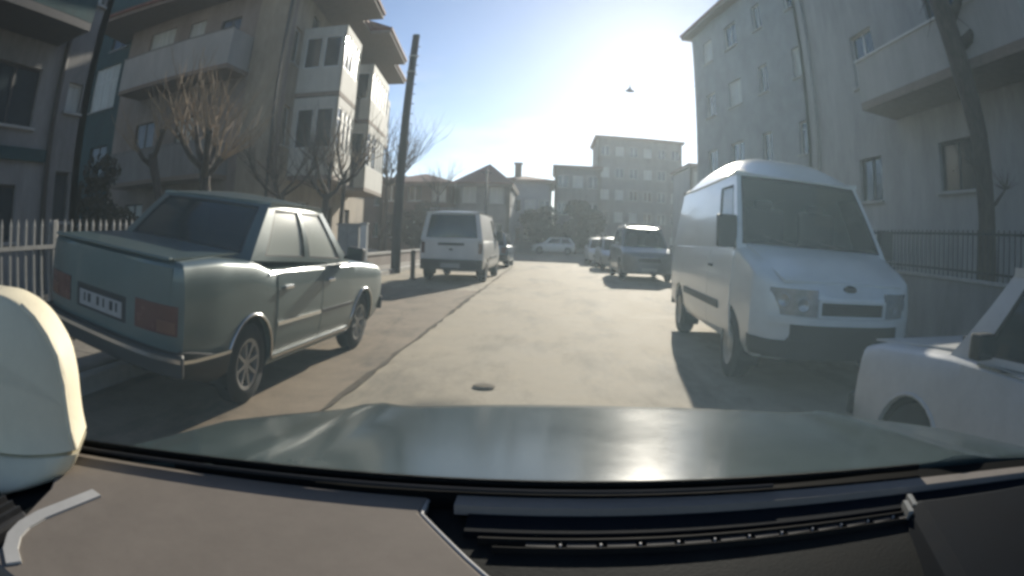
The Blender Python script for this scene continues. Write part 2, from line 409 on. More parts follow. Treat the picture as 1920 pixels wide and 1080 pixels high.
        def pane(nm, P, h, m):
            bm = bmesh.new(); e = .012; sheet(bm, P, (h[0] + e * .2, h[1] - e * .2, h[2] + e * .2, h[3] - e * .2), (), .005, .12, .2, -.012)
            o = link(nm, bm, m, s.root, True, autosm=40)
            b2 = bmesh.new(); sheet(b2, P, h, [(h[0] + .014, h[1] - .014, h[2] + .03, h[3] - .03)], .012, .12, .2, -.004); link('window_seal', b2, M_BLACKP, o)
        if front_win: pane('windscreen', pf, front_win, gf or M_GLASS)
        if rear_win: pane('rear_window', pr, rear_win, gr or M_GLASS)
        for sg in (1, -1):
            for a, b in side_win: pane('side_window', sides[sg], ((a, b) if sg == 1 else (1 - b, 1 - a)) + vw, gs or M_GLASS)
        # dark cabin floor just above the body's shoulder, front seats and wheel
        bm = bmesh.new(); zi = max(Ab[2], Cb[2])
        box(bm, (0, (Ab[1] + Cb[1]) / 2, zi - .02), (2 * min(Ab[0], Cb[0]) - .08, abs(Ab[1] - Cb[1]) - .1, .05)); link('cabin_floor', bm, M_SEAT, s.root)
        s.z_in = zi
    def seats(s, rows, w=.46, h=.34, xs=(-.36, .36)):
        for y in rows:
            for x in xs:
                bm = bmesh.new(); box(bm, (x, y, s.z_in + h / 2), (w, .12, h)); box(bm, (x, y - .02, s.z_in + h + .045), (.24, .09, .09)); link('seat', bm, M_SEAT, s.root, bevel=.03)
    def handle(s, y, z, m, sides=(-1, 1)):
        for sg in sides:
            x = s.side_x(y, z) + .016; bm = bmesh.new(); box(bm, (sg * x, y, z), (.03, .15, .028)); link('door_handle', bm, m, s.root, bevel=.008)
    def mirror(s, y, z, m, sides=(-1, 1), sz=(.16, .09, .12), w=None):
        for sg in sides:
            x = (w or s.side_x(y, z - .1)) + .1; bm = bmesh.new(); box(bm, (sg * x, y, z), sz); beam(bm, (sg * (x - .13), y + .02, z - .05), (sg * (x - .02), y, z - .02), .03, .03)
            o = link('wing_mirror', bm, m, s.root, bevel=.02)
            g = bx((sg * x, y - sz[1] / 2 - .002, z), (sz[0] * .85, .004, sz[2] * .8)); link('mirror_glass', g, M_GLASSD, o)

def sedan(label, loc, rot, paint, group, old=True, glassm=None, hub=M_RIM, side_glass=None, plate=True):
    root = thing('parked_car', label, 'car', loc, group=group, rot=rot)
    L = 4.26
    tab = [(0, .76, .40, .985, .0), (.06, .79, .34, 1.003, .012), (.5, .815, .25, 1.01, .02), (.95, .82, .22, .985, .02), (1.3, .825, .20, .915, .02), (2.9, .825, .20, .905, .02),
           (3.2, .82, .20, .90, .03), (3.9, .805, .22, .85, .03), (4.15, .79, .30, .80, .02), (4.26, .77, .36, .74, .0)]
    c = Car(root, L, tab, paint, (.07, .16), (6, 4))
    c.body((.95, 3.44), .29)
    for y in (.95, 3.44):
        for sg in (-1, 1): c.wheel(y, sg, .29, .17, .63, 0 if not old else 8, hub)
    c.panel('door', 1.33, 2.22, .10, .955, sides=(-1, 1)); c.panel('door', 2.235, 3.07, .10, .955)
    c.panel('sill', 1.33, 3.07, .0, .085, M_BLACKP, .008)
    c.bar_on_side('side_trim', 1.34, 2.21, .52, .548, M_CHROME); c.bar_on_side('side_trim', 2.245, 3.06, .52, .548, M_BLACKP)
    c.bar_on_side('sill_trim', 1.31, 3.05, .275, .30, M_CHROME, .018)
    for y in (1.5, 2.4): c.handle(y, .79, M_CHROME)
    c.cabin((.735, 3.04 if old else 3.22, .905), (.59, 2.46 if old else 2.82, 1.36), (.585, 1.44, 1.365), (.735, .98, .995), .045, side_win=((.10, .47), (.52, .90)), gr=glassm or M_GLASS, gs=side_glass or M_GLASS, sbulge=.025)
    c.bar_on_side('belt_trim', 1.2, 2.95, .893, .905, M_CHROME, .012)
    for sg in (-1, 1):       # bright wheel arch lips
        for wy in (.95, 3.44):
            bm = bmesh.new(); pts = []
            for k in range(15):
                a = math.pi * (k / 14); y, z = wy + .352 * math.cos(a), .29 + .352 * math.sin(a); pts.append((sg * (c.side_x(y, z) + .004), y, z))
            tube(bm, pts, .012, 6); link('arch_lip', bm, M_CHROME if old else paint, root, True)
    c.seats((2.3,), h=.26); c.seats((1.42,), xs=(-.34, .34), w=.48, h=.13)
    bm = bmesh.new(); box(bm, (0, 1.14, 1.02), (1.2, .24, .03)); link('parcel_shelf', bm, M_SEAT, root, bevel=.01)
    # tail
    bl = bmesh.new(); sheet(bl, c.end(False), (-.80, .80, .36, .50), (), .09, .06, .1, .075); bmp = link('rear_bumper', bl, M_BLACKP, root, True, bevel=.015, autosm=40)
    c.on_end('bumper_trim', False, -.78, .78, .455, .48, M_CHROME, .083, .012, parent=bmp)
    c.panel('bumper_side', .06, .60, .02, .26, M_BLACKP, .035); c.bar_on_side('bumper_trim', .06, .60, .44, .462, M_CHROME, .042)
    for sg in (-1, 1):
        a, b = sorted((sg * .40, sg * .745)); o = c.on_end('tail_light', False, a, b, .59, .76, M_RED, .014, .03)
        a, b = sorted((sg * .60, sg * .73)); c.on_end('indicator', False, a, b, .60, .67, M_AMBER, .018, .01, parent=o)
    c.on_end('boot_lid', False, -.69, .69, .55, .97, paint, .006, .02, holes=((-.30, .30, .58, .74),))
    pl = c.on_end('number_plate_recess', False, -.30, .30, .58, .74, M_BLACKP, .003, .015)
    if plate:
        np_ = c.on_end('number_plate', False, -.26, .26, .60, .70, M_PLATE, .012, .008)
        for k, (a, w_) in enumerate(((-.19, .02), (-.13, .035), (-.02, .03), (.05, .02), (.14, .035), (.20, .02))): c.on_end('plate_mark', False, a - w_ / 2, a + w_ / 2, .63, .685, M_BLACKP, .0135, .003, parent=np_)
    bm = bmesh.new(); sheet(bm, patch((-.68, .05, 1.013), (.68, .05, 1.013), (.66, .92, 1.02), (-.66, .92, 1.02), .008), (0, 1, 0, 1), (), .012, .1, .1, .008); link('boot_top', bm, paint, root, True, autosm=40)
    bm = bmesh.new(); beam(bm, (-.68, .02, 1.018), (.68, .02, 1.018), .05, .018); link('boot_lip', bm, paint, root, bevel=.006)
    # nose
    bm = bmesh.new(); sheet(bm, patch((-.68, 3.12, .925), (.68, 3.12, .925), (.64, 4.12, .835), (-.64, 4.12, .835), .012), (0, 1, 0, 1), (), .012, .1, .1, .009); link('bonnet', bm, paint, root, True, autosm=40)
    bl = bmesh.new(); sheet(bl, c.end(True), (-.78, .78, .36, .50), (), .08, .06, .1, .06); link('front_bumper', bl, M_BLACKP, root, True, bevel=.015, autosm=40)
    c.on_end('grille', True, -.40, .40, .57, .72, M_BLACKP, .012, .03)
    for sg in (-1, 1):
        a, b = sorted((sg * .42, sg * .66)); c.on_end('headlight', True, a, b, .56, .73, M_LAMP, .016, .03)
        a, b = sorted((sg * .665, sg * .755)); c.on_end('indicator', True, a, b, .57, .72, M_AMBER, .014, .02)
    c.mirror(2.86, 1.0, M_BLACKP)
    return c

def van(label, loc, rz, paint, L, W, belt, zr, crown, hood, group, glaze_rear, side_win, rpw=4, wb=(.95, 3.9), r=.33, name='parked_van', bumper=M_BLACKP, dark=M_GLASSD, rear=True, nose='tall'):
    root = thing(name, label, 'van', loc, rz, group)
    hb, hz0, hz1 = hood                      # bonnet length, height at the nose, at the windscreen
    tab = [(0, W * .95, .36, belt, .0), (.12, W * .985, .34, belt, .0), (.6, W, .32, belt, 0), (L - hb, W, .32, belt, .0), (L - hb * .55, W * .97, .30, hz0 * .35 + hz1 * .65, .035), (L - .2, W * .96, .31, hz0 + .04, .03), (L, W * .90, .36, hz0 - .06, 0)]
    c = Car(root, L, tab, paint, (.10, .36), (5, 3.2)); c.body(wb, r)
    for y in wb:
        for sg in (-1, 1): c.wheel(y, sg, r, .2, .62, 0, M_RIM)
    sl = (zr - belt)
    c.cabin((W * .95, L - hb + .02, belt), (W * .80, L - hb - .62 * sl - .05, zr), (W * .80, .16, zr), (W * .95, .03, belt), crown, rpw, side_win, (.10, .82), (.03, .97, .03, .95), glaze_rear, gs=dark, gf=M_GLASS, gr=dark, bulge=.05)
    fd0, fd1 = L - hb - 1.02, L - hb + .02
    c.panel('door', fd0, fd1, .06, .97); c.panel('sliding_door', fd0 - 1.1, fd0 - .015, .06, .97, sides=(-1, 1))
    c.bar_on_side('rub_strip', wb[0] + .45, wb[1] - .45, .62, .70, M_BLACKP, .02)
    c.handle(fd0 + .12, belt - .22, M_BLACKP)
    c.mirror(fd1 - .12, belt + .14, M_BLACKP, sz=(.2, .12, .32), w=W * .93)
    c.seats((L - hb - .85,), w=.5, h=.45)
    # tail
    zs = .62
    c.on_end('rear_bumper', False, -W * .93, W * .93, .34, zs, bumper, .05, .1)
    for sg in (-1, 1):
        a, b = sorted((sg * .02, sg * W * .80)); c.on_end('rear_door', False, a + .006, b - .006, zs + .03, belt - .015, paint, .01, .02)
        a, b = sorted((sg * W * .82, sg * W * .93)); c.on_end('tail_light', False, a, b, .78, belt - .08, M_RED, .012, .02)
    c.on_end('plate_lamp_bar', False, -.36, .36, belt - .16, belt - .09, M_BLACKP, .035, .04)
    c.on_end('number_plate', False, -.26, .26, .40, .51, M_PLATE, .058, .01)
    bm = bmesh.new(); lathe(bm, [(.001, .008), (.06, .004), (.062, -.01)], 'z', (0, 0, 0), 20)
    bmesh.ops.scale(bm, vec=(1, .5, 1), verts=bm.verts); bmesh.ops.rotate(bm, matrix=Matrix.Rotation(R_(90), 3, 'X'), verts=bm.verts); bmesh.ops.translate(bm, vec=(0, -.022, (zs + belt) / 2), verts=bm.verts); link('oval_badge', bm, M_BLACKP, root)
    # nose
    c.on_end('front_bumper', True, -W * .835, W * .835, .34, hz0 - .30, bumper, .012, .1)
    c.panel('bumper_side', L - .40, L - .012, .0, .28, bumper, .012, ny=.03)
    c.on_end('bumper_lip', True, -W * .82, W * .82, hz0 - .296, hz0 - .235, paint, .05, .08)
    gx = W * .36
    gr = c.on_end('grille_surround', True, -gx - .03, gx + .03, hz0 - .231, hz0 - .075, paint, .03, .06, holes=((-gx, gx, hz0 - .21, hz0 - .10),))
    c.on_end('grille', True, -gx, gx, hz0 - .21, hz0 - .10, M_BLACKP, .004, .03)
    for k in range(3): c.on_end('grille_bar', True, -gx, gx, hz0 - .19 + .03 * k, hz0 - .182 + .03 * k, M_METALD, .014, .012, parent=gr)
    for sg in (-1, 1):
        a, b = sorted((sg * (gx + .04), sg * W * .80)); hl = c.on_end('headlight', True, a, b, hz0 - .225, hz0 + .0, M_LAMP, .022, .04, su=.04); m0 = (a + b) / 2
        for q, zz in ((m0 - sg * .07, hz0 - .13), (m0 + sg * .09, hz0 - .10)):
            p_, n_ = c.end(True)(q, zz); bm = bmesh.new(); lathe(bm, [(.001, .002), (.05, .006), (.062, .014), (.066, .006)], 'z', (0, 0, 0), 18); bmesh.ops.transform(bm, matrix=Matrix.Translation(Vector(p_) + n_ * .022) @ n_.to_track_quat('Z', 'Y').to_matrix().to_4x4(), verts=bm.verts); link('reflector', bm, M_LAMP, hl, True)
    bm = bmesh.new(); lathe(bm, [(.001, .012), (.075, .006), (.08, -.02)], 'z', (0, 0, 0), 20)
    bmesh.ops.scale(bm, vec=(1, .5, 1), verts=bm.verts); bmesh.ops.rotate(bm, matrix=Matrix.Rotation(R_(-62), 3, 'X'), verts=bm.verts); bmesh.ops.translate(bm, vec=(0, L - .10, hz0 + .015), verts=bm.verts); link('oval_badge', bm, M_BLACKP, root)
    yb = L - hb + .03
    bm = bmesh.new(); sheet(bm, patch((-W * .84, yb, belt + .015), (W * .84, yb, belt + .015), (W * .70, L - .17, hz0 + .055), (-W * .70, L - .17, hz0 + .055), .045), (0, 1, 0, 1), (), .02, .08, .08, .012); link('bonnet', bm, paint, root, True, autosm=40)
    bm = bmesh.new()
    for x in (-.35, .25): beam(bm, (x, yb + .0, belt + .045), (x + .5, yb - .14, belt + .14), .02, .02)
    link('wiper', bm, M_BLACKP, root)
    bm = bmesh.new(); box(bm, (0, yb - .3, belt + .03), (W * 1.6, .5, .06)); link('dashboard', bm, M_BLACKP, root, bevel=.02)
    bm = bmesh.new(); box(bm, (.3, yb - .42, belt + .075), (.24, .16, .03)); box(bm, (-.25, yb - .3, belt + .08), (.16, .1, .04)); link('papers', bm, M_PLATE, root)
    c.root_ = root
    return c
def hatch(label, loc, rz, paint, group, L=3.9, W=.83, top=1.46, cat='car', name='parked_car', roof_rail=False):
    root = thing(name, label, cat, loc, rz, group); b = top * .64
    tab = [(0, W * .93, .42, b - .06, 0), (.1, W * .97, .33, b - .01, .01), (.7, W, .24, b, .02), (L - 1.2, W, .22, b - .04, .03), (L - .8, W * .98, .22, b - .07, .05), (L - .25, W * .94, .25, b - .22, .05), (L, W * .86, .34, b - .36, 0)]
    c = Car(root, L, tab, paint, (.14, .36), (4, 2.8)); r = top * .205; c.body((.72, L - .85), r)
    for y in (.72, L - .85):
        for sg in (-1, 1): c.wheel(y, sg, r, .18, .64, 5)
    c.cabin((W * .90, L - 1.0, b - .05), (W * .72, L - 1.72, top - .03), (W * .72, .52, top - .02), (W * .90, .06, b - .01), .06, 3, ((.10, .42), (.47, .86)), gr=M_GLASSD, gs=M_GLASSD)
    c.panel('door', 1.0, 1.85, .1, .95); c.panel('door', 1.865, L - 1.1, .1, .95)
    for y in (1.12, 2.0): c.handle(y, b - .16, M_BLACKP)
    c.seats((L - 1.95,)); c.mirror(L - 1.2, b + .05, paint)
    c.on_end('rear_bumper', False, -W * .9, W * .9, .36, .56, M_BLACKP, .03, .08); c.on_end('number_plate', False, -.26, .26, .60, .71, M_PLATE, .012, .01)
    for sg in (-1, 1):
        a, d = sorted((sg * W * .62, sg * W * .9)); c.on_end('tail_light', False, a, d, b - .32, b - .06, M_RED, .012, .03, su=.04)
        a, d = sorted((sg * W * .45, sg * W * .82)); c.on_end('headlight', True, a, d, b - .52, b - .37, M_LAMP, .02, .03, su=.04)
    c.on_end('front_bumper', True, -W * .84, W * .84, .33, b - .55, paint, .03, .08); c.on_end('grille', True, -W * .4, W * .4, b - .52, b - .40, M_BLACKP, .014, .03)
    c.on_end('number_plate', True, -.26, .26, .36, .46, M_PLATE, .045, .01)
    if roof_rail:
        for sg in (-1, 1):
            bm = bmesh.new(); tube(bm, [(sg * W * .66, .6, top + .0), (sg * W * .66, .75, top + .06), (sg * W * .66, L - 1.9, top + .06), (sg * W * .66, L - 1.75, top)], .018, 6); link('roof_rail', bm, M_CHROME, root, True)
    return c

# ------------------------------------------------------------------ ground, road, kerbs
def flat(name, outline, z, m, kind='structure'):
    bm = bmesh.new(); bm.faces.new([bm.verts.new((x, y, z)) for x, y in outline])
    return link(name, bm, m, kind=kind)
flat('ground', [(-140, -60), (140, -60), (140, 190), (-140, 190)], -.03, M_EARTH)
bm = bmesh.new()
for i in range(30):
    pass
# the road has a slight camber and shallow dips
U = [-4.95 + k * .55 for k in range(19)]; V = [-20 + k * 1.0 for k in range(90)]
g = {(i, j): bm.verts.new((x, y, .008 * math.sin(x * 1.3 + y * .35) * math.cos(y * .5) - .0)) for i, x in enumerate(U) for j, y in enumerate(V)}
for i in range(len(U) - 1):
    for j in range(len(V) - 1): bm.faces.new((g[i, j], g[i + 1, j], g[i + 1, j + 1], g[i, j + 1]))
link('road', bm, M_ASPH, smooth=True, kind='structure')
flat('cross_street', [(-60, 48.9), (60, 48.9), (60, 57), (-60, 57)], -.012, M_ASPH)
bm = bmesh.new()
pts = [(-1.50, y) for y in (1, 3, 5, 7, 9, 11, 13, 16, 20, 26)]
def road_z(x, y): return .008 * math.sin(x * 1.3 + y * .35) * math.cos(y * .5)
def strip_sheet(xa, xb, y0, y1, z, jit, seed, n=60, nx=5):
    rnd = random.Random(seed); bm = bmesh.new(); rows = []
    for j in range(n + 1):
        y = y0 + (y1 - y0) * j / n; a = xa + rnd.uniform(-jit, jit); b = xb + rnd.uniform(-jit, jit)
        rows.append([bm.verts.new((a + (b - a) * k / nx, y, road_z(a + (b - a) * k / nx, y) + z)) for k in range(nx + 1)])
    for A, B in zip(rows, rows[1:]):
        for k in range(nx): bm.faces.new((A[k], A[k + 1], B[k + 1], B[k]))
    return bm
link('road_edge_strip', strip_sheet(-4.0, -1.52, -6, 13.5, .006, .02, 1, 80, 8), M_ASPH2, smooth=True, kind='structure')
link('tar_seam', strip_sheet(-1.54, -1.49, -2, 26, .011, .028, 2, 110, 1), M_SEAM, kind='structure')
bm = bmesh.new(); lathe(bm, [(.001, .012), (.07, .012), (.074, .009), (.082, .009), (.095, .004)], 'z', (0, 0, 0), 24)
tag(link('valve_cover', bm, mat('worn_iron', (.20, .17, .13), .95, var=.25, scale=20, spec=.03), loc=(-.48, 4.75, .003)), 'small round iron valve cover set in the sunlit road', 'valve cover')
def crack(pts, w, seed):
    rnd = random.Random(seed); bm = bmesh.new(); rows = []; P = []
    for a, b in zip(pts, pts[1:]):
        a, b = Vector(a), Vector(b); n = max(2, int((b - a).length / .16))
        P += [a + (b - a) * k / n + Vector((rnd.uniform(-.035, .035), rnd.uniform(-.02, .02))) for k in range(n)]
    for k in range(len(P)):
        d = (P[min(k + 1, len(P) - 1)] - P[max(k - 1, 0)]).normalized(); q = Vector((-d.y, d.x)) * w * rnd.uniform(.35, 1.1)
        rows.append([bm.verts.new((*(P[k] + q), road_z(*P[k]) + .0105)), bm.verts.new((*(P[k] - q), road_z(*P[k]) + .0105))])
    for A, B in zip(rows, rows[1:]): bm.faces.new((A[0], A[1], B[1], B[0]))
    link('road_crack', bm, M_SEAM, kind='structure')
crack([(-2.2, 5.2), (-2.0, 7.4), (-2.3, 9.6)], .004, 8)
crack([(-1.4, 15.6), (0, 15.9), (1.6, 15.4)], .007, 9)
# pavements
def pavement(name, outline, z):
    return link(name, prism(outline, -.02, z), M_PAVE, kind='structure')
pv_near = pavement('pavement', [(-12, -12), (-3.62, -12), (-3.62, 2.4), (-3.62, 9.1), (-3.75, 9.55), (-4.2, 9.8), (-12, 9.8)], .14)
pv_far = pavement('pavement', [(-30, 9.805), (-5.09, 9.805), (-5.09, 48), (-30, 48)], .12)
pv_right = pavement('pavement', [(5.1, -12), (40, -12), (40, 48), (5.1, 48)], .12)
def kerb_run(parent, path, n, z, w=.15, gap=.012, sh=None):
    """individual kerb stones along a straight path"""
    a, b = Vector(path[0]), Vector(path[1]); d = (b - a) / n; ang = math.atan2(d.y, d.x)
    me = None
    for k in range(n):
        p = a + d * (k + .5)
        if me is None:
            o = link('kerb_stone', bx((0, 0, 0), (d.length - gap, w, z + .03)), M_KERB, parent, bevel=.012); me = o.data
        else:
            o = bpy.data.objects.new('kerb_stone', me); COL.objects.link(o); o.parent = parent
            m_ = o.modifiers.new('bevel', 'BEVEL'); m_.width = .012; m_.segments = 2
        o.location = (p.x, p.y, (z - .03) / 2 + random.uniform(-.004, .006)); o.rotation_euler = (0, 0, ang + random.uniform(-.008, .008))
kerb_run(pv_near, ((-3.54, -1.0), (-3.54, 9.05)), 13, .155)
kerb_run(pv_near, ((-3.50, 9.25), (-4.05, 9.88)), 1, .155)
kerb_run(pv_near, ((-4.1, 9.89), (-5.0, 9.89)), 1, .155)
kerb_run(pv_far, ((-5.01, 9.98), (-5.01, 40)), 36, .14)
kerb_run(pv_right, ((5.02, -1), (5.02, 40)), 48, .14)
# paving slabs on the near left pavement, seen past the saloon's tail
rnd = random.Random(3); me = None
for i in range(4):
    for j in range(18):
        x, y = -3.82 - i * .40, 2.2 + j * .40
        if me is None:
            o = link('paving_slab', bx((0, 0, 0), (.388, .388, .02)), M_PAVE, pv_near); me = o.data
        else:
            o = bpy.data.objects.new('paving_slab', me); COL.objects.link(o); o.parent = pv_near
        o.location = (x, y, .152 + rnd.uniform(-.004, .004)); o.rotation_euler = (rnd.uniform(-.008, .008), rnd.uniform(-.008, .008), 0)

# ------------------------------------------------------------------ buildings
def facade(parent, p0, ang, W, z0, z1, m, holes, thick=.28, name='wall', cz=None):
    """wall from p0 along heading ang; outward normal is to the right of the heading. holes: (u0,u1,z0,z1)"""
    d = Vector((math.cos(ang), math.sin(ang), 0)); n = Vector((d.y, -d.x, 0)); p0 = Vector((p0[0], p0[1], 0))
    P = lambda u, v: (p0 + d * u + Vector((0, 0, v)), n)
    bm = bmesh.new(); sheet(bm, P, (0, W, z0, z1), holes, thick, 50, 50)
    link(name, bm, m, parent)
    return P
def window(parent, P, h, fm=None, pm=None, mull=1, trans=0, sill=True, rec=.10, curtain=False):
    u0, u1, z0, z1 = h; fm = fm or M_FRAMEW
    hs = []; e = .055; nw = mull + 1; cw = (u1 - u0) / nw
    for k in range(nw):
        a, b = u0 + cw * k + e, u0 + cw * (k + 1) - e * .6
        if trans: hs += [(a, b, z0 + e, z0 + (z1 - z0) * trans - .025), (a, b, z0 + (z1 - z0) * trans + .025, z1 - e)]
        else: hs.append((a, b, z0 + e, z1 - e))
    bm = bmesh.new(); sheet(bm, P, (u0 + .002, u1 - .002, z0 + .002, z1 - .002), hs, .06, 50, 50, -rec)
    w = link('window', bm, fm, parent)
    pm = pm or (M_PANEC if random.random() < .3 else M_PANE)
    for h2 in hs:
        b2 = bmesh.new(); sheet(b2, P, h2, (), .01, 50, 50, -rec - .025); link('pane', b2, pm, w)
    if sill:
        b3 = bmesh.new(); sheet(b3, P, (u0 - .08, u1 + .08, z0 - .06, z0 - .002), (), rec + .09, 50, 50, .09); link('sill', b3, M_WALLW, w)
    return w
def block(name, label, cat, faces, z1, m, roof_out, rz1=.22, rm=None, group=None, soffit=.5, pitch=0.):
    """faces: list of (p0, p1, windows); counter-clockwise seen from above means outward on the right"""
    root = thing(name, label, cat, (faces[0][0][0], faces[0][0][1], 0), group=group)
    inv = Vector(root.location)
    for p0, p1, wins in faces:
        a, b = Vector(p0), Vector(p1); d = b - a
        P = facade(root, (a.x - inv.x, a.y - inv.y), math.atan2(d.y, d.x), d.length, -.02, z1, m, [w[:4] for w in wins])
        for w in wins:
            kw = w[4] if len(w) > 4 else {}
            window(root, P, w[:4], **kw)
    # roof slab with overhang
    pts = [Vector(q[0]) for q in faces]; c = sum(pts, Vector((0, 0))) / len(pts)
    def grow(k): return [((p - c) * (1 + k / max(.1, (p - c).length)) + c - inv.xy) for p in pts]
    bm = prism([(p.x, p.y) for p in grow(soffit)], z1 + .003, z1 + rz1); link('eaves', bm, M_SOFFIT, root)
    bm = bmesh.new(); lo = [bm.verts.new((p.x, p.y, z1 + rz1 + .003)) for p in grow(soffit + .12)]
    lo2 = [bm.verts.new((p.x, p.y, z1 + rz1 + .10)) for p in grow(soffit + .12)]
    n = len(lo); bm.faces.new(lo[::-1])
    for k in range(n): bm.faces.new((lo[k], lo[(k + 1) % n], lo2[(k + 1) % n], lo2[k]))
    if pitch:
        top = bm.verts.new((c.x - inv.x, c.y - inv.y, z1 + rz1 + pitch))
        for k in range(n): bm.faces.new((lo2[k], lo2[(k + 1) % n], top))
    else: bm.faces.new(lo2)
    link('roof', bm, rm or M_ROOF, root)
    return root

# --- left apartment block: its street front leans away from the road by 0.1 rad
LT = .10; lt = Vector((-math.sin(LT), math.cos(LT))); ln = Vector((math.cos(LT), math.sin(LT)))
c0 = Vector((-8.95, 17.1)); SL = 15.2
c1 = c0 + lt * SL
root_L = thing('apartment_building', 'three-storey beige apartment block with glazed bays and a balconied end wall, left of the road', 'building', (c0.x, c0.y, 0))
inv = Vector((c0.x, c0.y))
FH = 3.05
fl = [.35, 3.4, 6.45]
# street front (heading: away from the camera -> outward normal to the right = towards the road)
st_w = []
for k, z in enumerate(fl):
    st_w += [(.55, 1.25, z + .9, z + 2.35)]
    st_w += [(5.0, 5.9, z + 1.0, z + 2.3), (11.6, 12.5, z + 1.0, z + 2.3)] if k else [(3, 4.3, 1.3, 2.5), (6.8, 8.2, 1.3, 2.5), (10.5, 11.6, 1.3, 2.5)]
st_w += [(2.3, 3.3, 9.12, 9.95), (7.6, 8.6, 9.12, 9.95), (9.4, 10.4, 9.12, 9.95)]
P = facade(root_L, (0, 0), math.atan2(lt.y, lt.x), SL, -.02, 10.4, M_WALLB, st_w)
for w in st_w: window(root_L, P, w, fm=M_FRAMEW if random.random() < .6 else M_FRAMED, mull=1 if w[1] - w[0] > .8 else 0)
# end wall facing the camera: heading from left to the corner
EW = 9.2
e_w = [(1.5, 3.1, 8.3, 9.9, dict(pm=M_PANEC, mull=2)), (4.0, 4.9, 8.4, 9.8, dict(pm=M_PANEC)), (5.8, 6.8, 7.2, 9.5, dict(sill=False, fm=M_FRAMED)), (1.6, 2.9, 4.4, 5.8, dict(fm=M_FRAMED)), (4.2, 5.2, 3.5, 5.7, dict(sill=False, fm=M_FRAMED)),
       (1.4, 2.6, 1.3, 2.5, dict(fm=M_FRAMED)), (4.4, 5.6, .2, 2.4, dict(sill=False, fm=M_FRAMED, pm=M_PANE))]
a0 = Vector((-EW, 0.35))
P2 = facade(root_L, (a0.x, a0.y), math.atan2(-a0.y, -a0.x), a0.length, -.02, 10.4, M_WALLP, [w[:4] for w in e_w])
for w in e_w: window(root_L, P2, w[:4], **w[4])
eh = (-a0).normalized(); en = Vector((eh.y, -eh.x))
def eP(u, o, z): p = a0 + eh * u + en * o; return Vector((p.x, p.y, z))
# pale corner pier, rising full height, a hand's breadth proud of the end wall
bm = bmesh.new(); q = eP(8.45, .06, 5.19); box(bm, q, (1.5, .14, 10.4), Matrix.Rotation(math.atan2(eh.y, eh.x), 3, 'Z')); link('corner_pier', bm, M_WALLB, root_L)
bm = bmesh.new(); tube(bm, [eP(9.12, .19, .1), eP(9.12, .19, 10.3)], .055, 8); link('drainpipe', bm, M_FRAMED, root_L, True)
# balconies on the end wall: slab, solid parapet with its own end faces
def balcony(u0, u1, z, dep, ph, pm, rail=False, lip=.0):
    rz = Matrix.Rotation(math.atan2(eh.y, eh.x), 3, 'Z')
    bm = bmesh.new(); box(bm, eP((u0 + u1) / 2, dep / 2 + .002, z), (u1 - u0, dep, .16), rz); s = link('balcony_slab', bm, M_SOFFIT, root_L)
    bm = bmesh.new(); box(bm, eP((u0 + u1) / 2, dep - .05, z + .083 + ph / 2), (u1 - u0, .1, ph), rz)
    for u in (u0 + .05, u1 - .05): box(bm, eP(u, dep / 2 - .05, z + .083 + ph / 2), (.1, dep - .103, ph), rz)
    link('parapet', bm, pm, s)
    bm = bmesh.new(); box(bm, eP((u0 + u1) / 2, dep - .05, z + .083 + ph + .02), (u1 - u0 + .06, .16, .036), rz); link('coping', bm, M_WALLG, s)
    return s
balcony(1.5, 7.6, 6.95, 1.5, 1.35, M_WALLW); balcony(1.4, 7.2, 3.2, 1.3, 1.15, M_WALLG)
# washing on the upper balcony rail
cl = bmesh.new()
for u, w_, l_ in ((2.0, .5, .55),):
    box(cl, eP(u, 1.56, 7.6), (w_, .02, l_), Matrix.Rotation(math.atan2(eh.y, eh.x), 3, 'Z'))
cl.free()
# dark teal wing further left with one bright window
tw = thing('apartment_building', 'dark teal wing with one bright window, set back behind the beige block at far left', 'building', (-27, 18.2, 0))
tws = [(5.5, 7.6, 7.2, 9.4, dict(pm=M_PANEC, mull=2, trans=.65)), (3.0, 4.6, 4.0, 5.6, dict(fm=M_FRAMED)), (6.2, 7.6, 3.9, 5.4, dict(fm=M_FRAMED)), (6.5, 7.9, 1.0, 2.6, dict(fm=M_FRAMED)), (3, 4.4, 10.2, 11.6, dict(fm=M_FRAMED)), (6.4, 7.8, 10.2, 11.6, dict(fm=M_FRAMED))]
P3 = facade(tw, (0, 0), 0, 8.75, -.02, 15, M_WALLT, [w[:4] for w in tws])
for w in tws: window(tw, P3, w[:4], **w[4])
link('wall', bx((4.4, 3.4, 7.5), (8.7, 6.2, 14.9)), M_WALLT, tw)
link('roof', bx((4.4, 3.2, 15.13), (9.6, 7.6, .22)), M_ROOF, tw)
# rest of the block: far end, back, and roof with stepped eaves
cF = lt * SL
P4 = facade(root_L, (cF.x, cF.y), math.atan2(lt.y, lt.x) + math.pi / 2, 10.5, -.02, 10.4, M_WALLB, [])
pB = cF - Vector((ln.x, ln.y)) * 10.5
